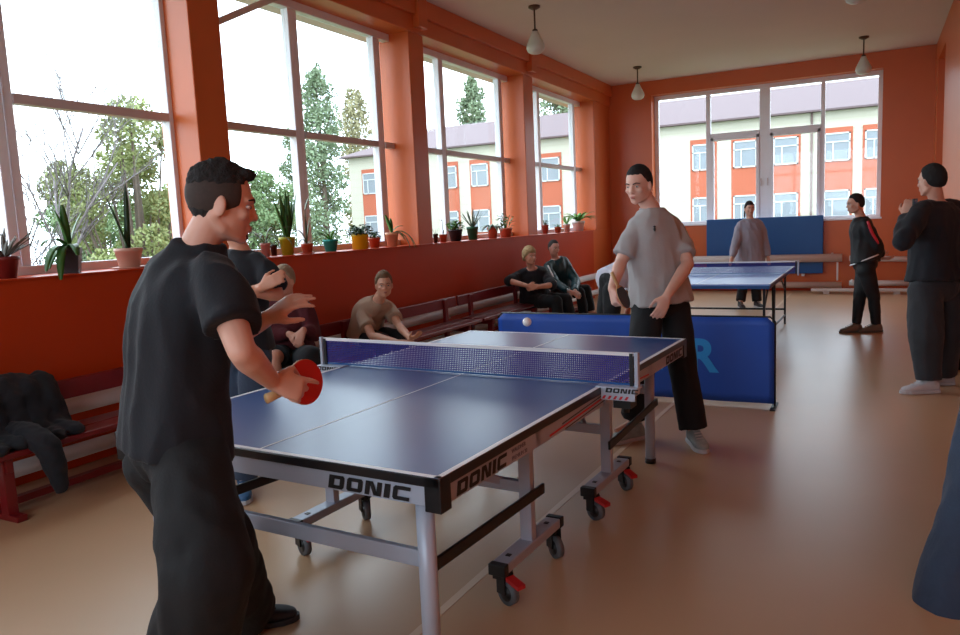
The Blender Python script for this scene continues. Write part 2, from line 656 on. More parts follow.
# far window
root = empty('window_6', (0, YF + .27, OZ0))
struct(root)
off = (0, YF + .27, OZ0)
yw = YF + .27
fr = MB()
for x0, x1 in ((OX0, OX0 + .08), (OX1 - .07, OX1), (-1.085, -1.0), (-.09, .10), (.98, 1.05)):
    fr.box(x0, x1, yw - .04, yw + .05, OZ0, OZ1 - .03)
fr.box(OX0, OX1, yw - .045, yw + .05, OZ0, OZ0 + .06)
fr.box(OX0, OX1, yw - .045, yw + .05, OZ1 - .08, OZ1)
for x0, x1 in ((-1.0, -.09), (.10, .98)):
    fr.box(x0, x1, yw - .05, yw + .05, 2.98, 3.06)
    fr.box(x0, x0 + .06, yw - .06, yw + .04, OZ0 + .06, 2.98)
    fr.box(x1 - .06, x1, yw - .06, yw + .04, OZ0 + .06, 2.98)
    fr.box(x0, x1, yw - .06, yw + .04, 2.92, 2.98)
fr.build('window_frame', M['frame'], root, bevel=.006, off=off)
gl = MB()
for x0, x1 in ((OX0 + .08, -1.085), (-1.0, -.09), (.10, .98), (1.05, OX1 - .07)):
    gl.box(x0, x1, yw, yw + .004, OZ0 + .06, OZ1 - .08)
gl.build('glass_pane', M['glass'], root, off=off)
hd = MB()
for x in (-.055, .06):
    hd.box(x - .012, x + .012, yw - .075, yw - .06, 2.0, 2.14)
hd.build('window_handle', M['frame_dark'], root, off=off)
struct(MB().box(OX0 - .02, OX1 + .02, YF - .03, YF + .24, OZ0 - .02, OZ0 + .012).build('trim_3', M['frame']))


# heating pipes
def pipe_run(name, segs, r_, brackets, label, grp=None):
    mb = MB()
    for pts in segs:
        mb.tube(pts, r_, 14)
    o = mb.build(name, M['pipe'])
    tag(o, label, 'heating pipe', grp)
    for b_ in brackets:
        b_ = list(b_)
        if b_[0] == -2.85: b_[0] = -2.845
        if b_[3] == 13.43: b_[3] = 13.425
        MB().box(*b_).build('bracket', M['pipe'], o)
    return o


pipe_run('heating_pipe', [[(-2.76, -4.3, .44), (-2.76, 11.9, .44)]], .055, [(-2.85, -2.74, y, y + .03, .37, .51) for y in (-2, .2, 2.3, 4.3, 6.1, 8.1, 10.2)], 'white upper heating pipe along the foot of the window wall behind the benches')
pipe_run('heating_pipe', [[(-2.76, -4.3, .135), (-2.76, 11.9, .135)]], .05, [(-2.85, -2.74, y, y + .03, .0, .17) for y in (-2, .2, 2.3, 4.3, 6.1, 8.1, 10.2)], 'white lower heating pipe near the floor of the window wall behind the benches')
pipe_run('heating_pipe', [[(-2.6, 13.26, .62), (1.38, 13.26, .615)]], .075, [(1.29, 1.32, 13.25, 13.28, .2, .56)] + [(x, x + .03, 13.25, 13.43, .54, .7) for x in (-2.5, 1.2)] + [(x, x + .05, 13.3, 13.43, .28, .325) for x in (-.8, .7)], 'thick white heating pipe passing in front of the blue mat on the end wall')
pipe_run('heating_pipe', [[(-2.6, 13.26, .125), (1.38, 13.26, .12)]], .058, [(x, x + .03, 13.26, 13.43, .08, .16) for x in (-2.5, -.5, 1.2)], 'white lower heating pipe near the floor of the end wall, left of the tracksuit man')
pipe_run('heating_pipe', [[(1.5, 13.28, .6), (2.7, 13.28, .56)]], .05, [(x, x + .03, 13.28, 13.43, .54, .64) for x in (1.6, 2.5)], 'thin white upper heating pipe on the end wall right of the tracksuit man')
pipe_run('heating_pipe', [[(1.5, 13.28, .15), (2.7, 13.28, .15)]], .05, [(x, x + .03, 13.28, 13.43, .1, .2) for x in (1.6, 2.5)], 'thin white lower heating pipe on the end wall right of the tracksuit man')
pb = MB().box(.9, 2.5, 12.75, 12.93, .05, .09)
pb.box(1.1, 1.2, 12.78, 12.9, 0, .05).box(2.2, 2.3, 12.78, 12.9, 0, .05)
tag(pb.build('low_plank', M['pipe'], bevel=.004), 'low pale plank lying along the foot of the end wall behind the tracksuit man', 'plank')

# blue mat on the end wall
o = MB().box(-1.03, 1.06, 13.345, 13.425, .326, 1.395).build('gym_mat', M['matblue'], bevel=.012)
tag(o, 'large flat blue mat standing against the end wall under the window', 'mat')


# lamps
def lamp():
    r_ = empty('pendant_lamp', (0, 0, 0))
    MB().lathe([(.0, 0), (.075, 0), (.075, -.02), (.03, -.045), (.0, -.045)], n=20).build('ceiling_rose', M['brass'], r_)
    MB().tube([(0, 0, -.04), (0, 0, -.3)], .011, 10).build('rod', M['brass'], r_)
    MB().lathe([(0, -.28), (.03, -.28), (.038, -.32), (.0, -.33)], n=16).build('socket', M['brass'], r_)
    MB().lathe([(0, -.3), (.036, -.305), (.05, -.34), (.085, -.41), (.113, -.47), (.118, -.51), (.1, -.55), (.06, -.575), (0, -.583)], n=28).build('glass_shade', M['opal'], r_)
    return r_


LL = [(-1.93, 7.2, 'glass teardrop lamp on a thin rod, nearest to the camera above the windows'), (-1.93, 11.85, 'glass teardrop lamp hanging in the far left corner over the blond spectator'),
      (1.69, 11.95, 'glass teardrop lamp hanging before the right part of the end window'), (1.69, 7.2, 'glass teardrop lamp cut off by the top edge of the picture on the right')]
l0 = lamp()
for i, (x, y, lb) in enumerate(LL):
    o = l0 if i == 0 else copy_tree(l0)
    o.location = (x, y, ZC)
    tag(o, lb, 'lamp', 'pendant lamps on the ceiling')


# benches
def bench(L=1.92):
    r_ = empty('bench')
    MB().box(-.13, .035, 0, L, .345, .38).box(.045, .2, 0, L, .345, .38).build('seat', M['maroon'], r_, bevel=.006)
    b = MB()
    b.obox((-.165, L / 2, .59), (.012, 0, -.002), (0, L / 2, 0), (-.006, 0, .06))
    b.build('backrest', M['maroon'], r_, bevel=.006)
    for y in (.3, L - .28):
        g = MB()
        g.obox((-.14, y, .335), (.02, 0, 0), (0, .035, 0), (-.008, 0, .305))
        g.box(-.15, .18, y - .02, y + .02, .27, .345)
        g.box(.1, .165, y - .03, y + .03, .03, .345)
        g.box(-.18, .24, y - .03, y + .03, 0, .035)
        g.build('leg', M['maroon'], r_, bevel=.004)
    MB().box(-.02, .03, .05, L - .05, .035, .075).build('foot_rail', M['maroon'], r_)
    return r_


b0 = bench()
BL = [(.14, 'maroon wooden bench at the left edge with a black jacket over it'),
      (2.2, 'maroon bench hidden mostly behind the black-shirted player and the people beside him'),
      (4.13, 'maroon bench on which the boy in the beige shirt sits'),
      (6.1, 'maroon bench beside the blonde spectator in black'),
      (8.1, 'farthest maroon bench, under the spectators in black and teal')]
for i, (y, lb) in enumerate(BL):
    o = b0 if i == 0 else copy_tree(b0)
    o.location = (-2.45, y, 0)
    tag(o, lb, 'bench', 'maroon benches along the window wall')


# ------------------------------------------------------------------ tables
TH = -0.0462


def tline(mb, x0, x1, y0, y1, z, mi=0):
    mb.box(x0, x1, y0, y1, z, z + .0012, mi)


def caster(parent, x, y, h, brake, ang):
    c = MB()
    ca, sa = math.cos(ang), math.sin(ang)
    d = Vector((ca, sa, 0))
    n = Vector((-sa, ca, 0))
    base = Vector((x, y, 0))
    hub = base + d * .03 + Vector((0, 0, .05))
    c.box(x - .03, x + .03, y - .03, y + .03, h - .03, h)
    for s in (-1, 1):
        c.obox(base + d * .012 + n * .022 * s + Vector((0, 0, .085)), d * .024, n * .003, Vector((.0, 0, .04)))
    c.obox(base + d * .005 + Vector((0, 0, .125)), d * .03, n * .024, Vector((0, 0, .006)))
    o = c.build('caster', M['black'], parent)
    wv = MB()
    wv.tube([hub - n * .014, hub + n * .014], .05, 24)
    wv.build('wheel', M['rubber'], o)
    MB().tube([hub - n * .017, hub + n * .017], .032, 18).build('wheel_hub', M['black'], o)
    if brake:
        b = MB()
        b.obox(base + d * .075 + Vector((0, 0, .105)), d * .035 + Vector((0, 0, -.008)), n * .02, Vector((0, 0, .008)))
        b.build('brake_lever', M['redplastic'], o)
    return o


def main_table():
    r_ = empty('table_tennis_table', (0, 0, 0), TH)
    tag(r_, 'dark blue table tennis table with silver frame and casters, nearest to the camera', 'table tennis table')
    HW = .7625
    for k, (y0, y1, e) in enumerate(((0, 1.362, 0), (1.378, 2.74, 1))):
        t = MB()
        t.box(-HW, HW, y0, y1, .735, .76, 0)
        o = t.build('tabletop', M['tableblue'], r_)
        ln = MB()
        ln_y = (y0, y0 + .02) if e == 0 else (y1 - .02, y1)
        tline(ln, -HW, HW, ln_y[0], ln_y[1], .76)
        tline(ln, -HW, -HW + .02, y0, y1, .76)
        tline(ln, HW - .02, HW, y0, y1, .76)
        ln.box(-.0035, .0035, y0, y1, .76, .7608)
        ln.build('white_lines', M['white'], o)
        ed = MB()
        ye0, ye1 = y0 - (.004 if e == 0 else 0), y1 + (.004 if e else 0)
        ed.box(-HW - .004, -HW + .02, ye0, ye1, .728, .7595)
        ed.box(HW - .02, HW + .004, ye0, ye1, .728, .7595)
        yy = (ye0, ye0 + .024) if e == 0 else (ye1 - .024, ye1)
        ed.box(-HW, HW, yy[0], yy[1], .728, .7595)
        yy = (y0 + .002, y0 + .02) if e else (y1 - .02, y1 - .002)
        ed.box(-HW, HW, yy[0], yy[1], .72, .7595)
        # solid black corner guards
        cy = (ye0, ye0 + .06) if e == 0 else (ye1 - .06, ye1)
        for s in (-1, 1):
            xa, xb = sorted((s * (HW + .0045), s * (HW - .055)))
            ed.box(xa, xb, cy[0], cy[1], .65, .7595)
        ed.build('edge_band', M['blackedge'], r_, bevel=.003)
        ap = MB()
        ia = HW - .004
        ap.box(-ia, -ia + .03, y0 + .005, y1 - .005, .665, .728)
        ap.box(ia - .03, ia, y0 + .005, y1 - .005, .665, .728)
        yy = (y0 + .003, y0 + .03) if e == 0 else (y1 - .03, y1 - .003)
        ap.box(-ia, ia, yy[0], yy[1], .665, .728)
        ym = (y0 + y1) / 2
        ap.box(-ia, ia, ym - .02, ym + .02, .67, .735)
        apo = ap.build('apron', M['silver'], r_, bevel=.002)
        # logos
        if e == 0:
            me, wd = donic_mesh(.046)
            place_text('logo', me, (.322, y0 + .0005, .672), (1, 0, 0), (0, 0, 1), M['logo'], apo)
            place_text('logo', me.copy(), (ia + .001, .095, .672), (0, 1, 0), (0, 0, 1), M['logo'], apo)
            tm = text_mesh('WALDNER', .022, space=1.05)
            place_text('print', tm, (ia + .001, .465, .702), (0, 1, 0), (0, 0, 1), M['greytext'], apo)
            tm = text_mesh('PREMIUM 30', .022)
            place_text('print', tm, (ia + .001, .465, .675), (0, 1, 0), (0, 0, 1), M['greytext'], apo)
            stp = MB()
            x = ia + .001
            stp.obox((x, 1.08, .692), (.0006, 0, 0), (0, .3, .012), (0, 0, .004), 0)
            stp.obox((x, 1.14, .708), (.0006, 0, 0), (0, .24, .010), (0, 0, .002), 1)
            stp.obox((x, 1.15, .679), (.0006, 0, 0), (0, .22, .009), (0, 0, .002), 1)
            stp.build('stripe_print', [M['redtext'], M['logo']], apo)
        else:
            me, wd = donic_mesh(.046)
            place_text('logo', me, (ia + .001, 2.33, .672), (0, 1, 0), (0, 0, 1), M['logo'], apo)
            stp = MB()
            x = ia + .001
            stp.obox((x, 1.72, .692), (.0006, 0, 0), (0, .3, -.012), (0, 0, .004), 0)
            stp.obox((x, 1.64, .708), (.0006, 0, 0), (0, .24, -.010), (0, 0, .002), 1)
            stp.build('stripe_print', [M['redtext'], M['logo']], apo)
        # end legs
        ly = .07 if e == 0 else 2.6
        lx = .655 if e == 0 else .575
        for s in (-1, 1):
            l = MB()
            l.tube([(s * lx, ly, .012), (s * lx, ly, .66)], .03, 20)
            lo = l.build('leg', M['legwhite'], r_)
            MB().tube([(s * lx, ly, 0), (s * lx, ly, .03)], .033, 18).build('foot', M['black'], lo)
        MB().box(-lx, lx, ly - .012, ly + .012, .432, .488).build('leg_crossbar', M['silver'], r_, bevel=.003)
        # trolley posts with floor beams and casters
        py_ = .93 if e == 0 else 1.87
        for s in (-1, 1):
            px_ = .572 if s > 0 else -.515
            p = MB()
            p.box(px_ - .028, px_ + .028, py_ - .02, py_ + .02, .15, .69)
            p.build('post', M['legwhite'], r_, bevel=.004)
            b = MB()
            b.box(px_ - .036, px_ + .036, py_ - .25, py_ + .25, .13, .172)
            bo = b.build('floor_beam', M['silver'], r_, bevel=.006)
            for sg in (-1, 1):
                ya_, yb_ = sorted((py_ + sg * .25, py_ + sg * .285))
                MB().box(px_ - .038, px_ + .038, ya_, yb_, .127, .174).build('end_cap', M['black'], bo, bevel=.004)
                MB().box(px_ - .01, px_ + .01, py_ + sg * .18 - .01, py_ + sg * .18 + .01, .172, .175).build('bolt', M['black'], bo)
            caster(r_, px_, py_ - .235, .135, True, R(-20))
            caster(r_, px_, py_ + .235, .135, e == 1, R(-35))
            # black folding stay from the leg to the post
            yb = 1.06 if e == 0 else 1.7
            ya = ly + (.15 if e == 0 else -.35)
            st_ = MB()
            if e == 0:
                st_.bar((s * (lx - .035), ly + .045, .395), (s * (abs(px_) + .045), 1.0, .378), .014, .045)
            else:
                st_.bar((s * (abs(px_) + .04), 1.80, .335), (s * (lx + .04), 2.62, .385), .014, .045)
            st_.build('folding_stay', M['black'], r_, bevel=.004)
            k = MB()
            k.tube([(px_ + .02 * s, py_, .66), (px_ + .065 * s, py_, .66)], .014, 12)
            k.box(px_ - .035, px_ + .05, py_ - .03, py_ + .03, .63, .655)
            k.build('lock_knob', M['black'], r_)
        ar = MB()
        ar.bar((-.515, py_, .40), (.572, py_, .40), .03, .05)
        ar.bar((-.45, py_, .41), (-.1, py_ - .5 if e == 0 else py_ + .5, .66), .02, .035)
        ar.bar((.45, py_, .41), (.1, py_ - .5 if e == 0 else py_ + .5, .66), .02, .035)
        ar.build('crossbar', M['legwhite'], r_, bevel=.003)
    return r_


T1 = main_table()


def net_set(name, label, loc, rz, hw=.915, plate=True, y=0):
    r_ = empty(name, loc, rz)
    tag(r_, label, 'net')
    z0 = 0
    n = MB()
    n.add([(-hw + .02, 0, .012), (hw - .02, 0, .012), (hw - .02, 0, .14), (-hw + .02, 0, .14)], [(0, 1, 2, 3)])
    n.add([(-hw + .02, .002, .012), (hw - .02, .002, .012), (hw - .02, .002, .14), (-hw + .02, .002, .14)], [(3, 2, 1, 0)])
    n.build('net_mesh', M['net'], r_)
    MB().box(-hw + .015, hw - .015, -.005, .007, .138, .153).build('white_tape', M['white'], r_)
    MB().box(-hw + .015, hw - .015, -.002, .004, .005, .015).build('bottom_cord', M['matblue'], r_)
    for s in (-1, 1):
        p = MB()
        p.box(s * hw - .009, s * hw + .009, -.014, .014, -.02, .156)
        po = p.build('post', M['legwhite'], r_, bevel=.004)
        MB().box(s * (hw - .025) - .008, s * (hw - .025) + .008, -.008, .01, .0, .15).build('net_clip', M['logo'], po)
        if plate:
            x0, x1 = sorted((s * .74, s * (hw + .012)))
            q = MB()
            xi, xo = (s * .74, s * (hw + .012))
            vs = [(xi, -.062, .004), (xo, -.04, .0), (xo, .03, .0), (xi, .06, .004)]
            q.add([(a, b, c + .002) for a, b, c in vs] + [(a, b, c - .008) for a, b, c in vs], [(0, 1, 2, 3), (7, 6, 5, 4), (0, 4, 5, 1), (1, 5, 6, 2), (2, 6, 7, 3), (3, 7, 4, 0)])
            xf = sorted((s * .768, s * (hw + .01)))
            q.box(xf[0], xf[1], -.066, -.06, -.052, .006)
            q.box(xf[0], xf[1], -.062, .0, -.03, -.002)
            qo = q.build('clamp_plate', M['legwhite'], r_, bevel=.002)
            me, wd = donic_mesh(.021)
            x = xf[0] + .022
            place_text('logo', me, (x, -.067, -.018), (1, 0, 0), (0, 0, 1), M['logo'], qo)
            g = MB()
            for i in range(5):
                a = xf[0] + .004 + i * .026
                g.add([(a, -.0665, -.048), (a + .012, -.0665, -.048), (a + .022, -.0665, -.032), (a + .01, -.0665, -.032)], [(0, 1, 2, 3)])
            g.build('stripe_print', M['redtext'], qo)
            MB().box(s * .86 - .04, s * .86 + .04, -.05, .03, -.09, -.035).tube([(s * .86, 0, -.12), (s * .86, 0, -.08)], .015, 12).build('screw_clamp', M['black'], r_)
    return r_


c_, s_ = math.cos(TH), math.sin(TH)
nc = (c_ * 0 - s_ * 1.37, s_ * 0 + c_ * 1.37, .76)
net_set('net', 'dark blue net with white tape clamped across the nearer table', nc, TH)

# second table
T2 = empty('table_tennis_table', (.19, 6.35, 0))
tag(T2, 'bright blue table tennis table with thin black legs at the far end of the hall', 'table tennis table')
for y0, y1, e in ((0, 1.367, 0), (1.373, 2.74, 1)):
    t = MB().box(-.7625, .7625, y0, y1, .742, .76).build('tabletop', M['tableblue2'], T2)
    ln = MB()
    yy = (y0, y0 + .02) if e == 0 else (y1 - .02, y1)
    tline(ln, -.7625, .7625, yy[0], yy[1], .76)
    tline(ln, -.7625, -.7425, y0, y1, .76)
    tline(ln, .7425, .7625, y0, y1, .76)
    ln.box(-.003, .003, y0, y1, .76, .7608)
    ln.build('white_lines', M['white'], t)
    ap = MB()
    ap.box(-.75, -.72, y0 + .02, y1 - .02, .705, .742).box(.72, .75, y0 + .02, y1 - .02, .705, .742).box(-.75, .75, (y0 + .01 if e == 0 else y1 - .04), (y0 + .04 if e == 0 else y1 - .01), .71, .742)
    ap.build('apron', M['matblue'], T2)
    for s in (-1, 1):
        ye = .35 if e == 0 else 2.5
        MB().bar((s * .66, ye, 0), (s * .66, ye, .71), .025, .03, up=(0, 1, 0)).build('leg', M['black'], T2)
        ym = 1.3 if e == 0 else 1.48
        MB().bar((s * .64, ym + (.1 if e == 0 else -.05), 0), (s * .64, ym, .71), .025, .03, up=(0, 1, 0)).build('leg', M['black'], T2)
    MB().bar((-.66, (.35 if e == 0 else 2.5), .2), (.66, (.35 if e == 0 else 2.5), .2), .02, .025).build('leg_crossbar', M['black'], T2)
    for s in (-1, 1):
        MB().bar((s * .66, (.35 if e == 0 else 2.5), .12), (s * .64, (1.38 if e == 0 else 1.45), .12), .015, .02).bar((s * .66, (.35 if e == 0 else 2.5), .45), (s * .65, (.9 if e == 0 else 1.95), .71), .015, .02).build('brace', M['black'], T2)
net_set('net', 'blue net across the far table, in front of the girl in grey', (.19, 7.72, .76), 0, plate=False)

# barrier
br = empty('court_barrier', (0, 4.17, 0), R(.6))
tag(br, 'long low blue cloth barrier behind the grey-shirted player', 'barrier')
g = MB()
N, K = 48, 10
x0, x1, zt = -1.1, 1.23, .70


def bwave(x, z):
    return .012 * math.sin(x * 5.1 + z * 3) * (.3 + (1 - abs(z / zt - .5) * 2)) + .006 * math.sin(x * 13 + 2 * z)


vs, fs = [], []
for side in (0, 1):
    for j in range(K + 1):
        for i in range(N + 1):
            x = x0 + (x1 - x0) * i / N
            z = .03 + (zt - .03) * j / K
            rr = .045
            dx = max(0, rr - (x - x0), rr - (x1 - x))
            if z > zt - rr:
                z = min(z, zt - rr + math.sqrt(max(0, rr * rr - dx * dx)))
            vs.append((x, bwave(x, z) + (.004 if side else -.004), z))
q = (N + 1) * (K + 1)
for j in range(K):
    for i in range(N):
        a = j * (N + 1) + i
        fs.append((a, a + 1, a + N + 2, a + N + 1))
        fs.append((q + a + N + 1, q + a + N + 2, q + a + 1, q + a))
for i in range(N):
    a, b = i, K * (N + 1) + i
    fs += [(a + 1, a, q + a, q + a + 1), (b, b + 1, q + b + 1, q + b)]
for j in range(K):
    a, b = j * (N + 1), j * (N + 1) + N
    fs += [(a, a + N + 1, q + a + N + 1, q + a), (b + N + 1, b, q + b, q + b + N + 1)]
g.add(vs, fs, 0, True)
cl = g.build('cloth', M['barrier'], br)
fr = MB()
fr.tube([(x0 - .005, .012, .0), (x0 - .005, .012, zt - .03), (x0 + .03, .012, zt + .004), (x1 - .03, .012, zt + .004), (x1 + .005, .012, zt - .03), (x1 + .005, .012, 0)], .008, 8, smooth=True)
fr.tube([(x0, .012, .035), (x1, .012, .035)], .006, 8)
fr.build('wire_frame', M['black'], br)
for x in (x0, x1):
    MB().box(x - .02, x + .02, -.12, .14, 0, .012).build('foot', M['black'], br, bevel=.003)
for ch, px_ in (('A', .33), ('R', .585)):
    tm = text_mesh(ch, .36, bold=.012, extrude=.0008)
    for v in tm.vertices:
        v.co.z += -.0005
    b_ = bmesh.new(); b_.from_mesh(tm)
    bmesh.ops.triangulate(b_, faces=b_.faces)
    bmesh.ops.subdivide_edges(b_, edges=b_.edges, cuts=2)
    b_.to_mesh(tm); b_.free()
    for v in tm.vertices:
        v.co.z += -bwave(px_ + v.co.x, .27 + v.co.y) - .0
    place_text('letter', tm, (px_, -.0062, .27), (1, 0, 0), (0, 0, 1), M['barrierlogo'], cl)

# ------------------------------------------------------------------ people
def head_mesh(mb, H, F, U, s):
    F = F.normalized()
    Rt = F.cross(U).normalized()
    U = Rt.cross(F).normalized()

    def P(x, y, z):
        return H + (Rt * x + F * y + U * z) * s
    mb.ell(P(0, -.012, .028), Rt * .074 * s, F * .094 * s, U * .088 * s, 24, 16)
    mb.ell(P(0, .012, -.03), Rt * .064 * s, F * .075 * s, U * .078 * s, 20, 12)
    mb.ell(P(0, .036, -.068), Rt * .043 * s, F * .046 * s, U * .038 * s, 16, 10)
    mb.ell(P(0, .064, -.092), Rt * .022 * s, F * .019 * s, U * .018 * s, 12, 8)
    mb.tube([P(-.05, -.02, -.04), P(-.046, .01, -.072), P(-.02, .055, -.09)], [.02 * s, .018 * s, .015 * s], 10, round_cap=True)
    mb.tube([P(.05, -.02, -.04), P(.046, .01, -.072), P(.02, .055, -.09)], [.02 * s, .018 * s, .015 * s], 10, round_cap=True)
    mb.tube([P(0, .083, .012), P(0, .093, -.010), P(0, .099, -.026)], [.008 * s, .0095 * s, .011 * s], 10, round_cap=True)
    mb.ell(P(-.011, .090, -.029), Rt * .009 * s, F * .011 * s, U * .008 * s, 10, 6)
    mb.ell(P(.011, .090, -.029), Rt * .009 * s, F * .011 * s, U * .008 * s, 10, 6)
    mb.tube([P(-.042, .066, .022), P(-.02, .082, .026), P(.02, .082, .026), P(.042, .066, .022)], [.009 * s, .0105 * s, .0105 * s, .009 * s], 10, round_cap=True)
    for e in (-1, 1):
        mb.ell(P(e * .042, .058, -.022), Rt * .02 * s, F * .02 * s, U * .018 * s, 12, 8)
        mb.ell(P(e * .077, -.008, -.012), Rt * .009 * s, (F * .8 + Rt * .35 * e).normalized() * .019 * s, U * .031 * s, 12, 8)
    mb.ell(P(0, .085, -.057), Rt * .021 * s, F * .008 * s, U * .007 * s, 12, 8)
    mb.ell(P(0, .083, -.067), Rt * .018 * s, F * .009 * s, U * .007 * s, 12, 8)
    return P, Rt, F, U


def hand(mb, W, D, N, thumb, curl=.25, s=1.0, tcurl=.3, spread=.06, curls=None, length=1.0):
    """W wrist, D towards the fingers, N the palm's normal, thumb = +1/-1 side along D x N"""
    D = D.normalized()
    N = (N - D * N.dot(D)).normalized()
    S = D.cross(N).normalized() * thumb
    mb.loft([(W - D * .01 * s, S, N, .027 * s, .020 * s), (W + D * .02 * s, S, N, .031 * s, .018 * s), (W + D * .055 * s, S, N, .040 * s, .016 * s), (W + D * .088 * s, S, N, .041 * s, .0135 * s), (W + D * .097 * s, S, N, .036 * s, .010 * s)], 16, pw=2.6)
    for i, (o_, L) in enumerate(((.031, .072), (.0105, .08), (-.0105, .074), (-.031, .058))):
        c = (curls[i] if curls else curl)
        L *= s * length
        B = W + D * .086 * s + S * o_ * s - N * .001
        ang = 0
        pts = [B]
        base_dir = (D + S * (o_ * spread / .03)).normalized()
        for k, fr in enumerate((.45, .31, .24)):
            ang += c * (1.0, 1.15, .8)[k]
            d = base_dir * math.cos(ang) + N * math.sin(ang)
            pts.append(pts[-1] + d * L * fr)
        mb.tube(pts, [.0093 * s, .0088 * s, .008 * s, .0066 * s], 10, round_cap=True)
    B = W + D * .028 * s + S * .026 * s
    d1 = (D * .62 + S * .72 + N * .28).normalized()
    d2 = (D * (.95) + S * (.35 - tcurl * .9) + N * (.2 + tcurl)).normalized()
    mb.tube([W + D * .01 * s + S * .012 * s, B + d1 * .012 * s, B + d1 * .042 * s, B + d1 * .042 * s + d2 * .034 * s, B + d1 * .042 * s + d2 * .055 * s], [.017 * s, .0155 * s, .0115 * s, .0098 * s, .0078 * s], 10, round_cap=True)


def bend(a, b, L, hint):
    """keep as given"""
    return a


def shoe(name, A, T, m, ms, parent, off, s=1.0, ground=None):
    T = Vector((T.x, T.y, 0)).normalized()
    S = Vector((T.y, -T.x, 0))
    U = Vector((0, 0, 1))
    g = Vector((A.x, A.y, ground if ground is not None else A.z - .085 * s))
    mb = MB()
    st = []
    for t, hw, h in ((-.075, .022, .05), (-.06, .034, .085), (-.02, .038, .10), (.03, .038, .095), (.07, .041, .072), (.12, .046, .056), (.165, .043, .046), (.195, .028, .036), (.205, .012, .026)):
        st.append((g + T * t * s + U * (.012 + h / 2 * s), S, U, hw * s, h / 2 * s))
    mb.loft(st, 20, pw=2.6)
    mb.tube([g + U * .075 * s - T * .012 * s, g + U * .115 * s - T * .015 * s], [.044 * s, .04 * s], 14)
    o = remesh(mb, .007, name, m, parent, off, smooth=3)
    sl = MB()
    pts = []
    for t, hw in ((-.082, .018), (-.068, .036), (-.02, .04), (.04, .04), (.1, .049), (.15, .05), (.19, .036), (.214, .012)):
        pts.append((t, hw))
    lo = [g + T * t * s + S * h * s for t, h in pts] + [g + T * t * s - S * h * s for t, h in reversed(pts)]
    n = len(lo)
    vs = [p + U * .002 for p in lo] + [p + U * .026 * s for p in lo]
    sl.add(vs, [tuple(range(n - 1, -1, -1)), tuple(range(n, 2 * n))] + [(i, (i + 1) % n, n + (i + 1) % n, n + i) for i in range(n)])
    sl.build('sole', ms, o, off=off, bevel=.004)
    ls = MB()
    for k in range(4):
        t = .045 + k * .022
        h = .100 - k * .011
        ls.bar(g + T * t * s - S * .022 * s + U * (h * s + .004), g + T * (t + .012) * s + S * .022 * s + U * (h * s + .004), .006 * s, .005 * s)
    ls.build('laces', ms, o, off=off)
    return o


def HAIR(a, f=1.0, lo=0.0):
    c = math.cos(a)
    return (-.4 + f * .9 * min(1, 1.45 * c) if c > 0 else -.4 - .33 * (-c) ** .5) - lo


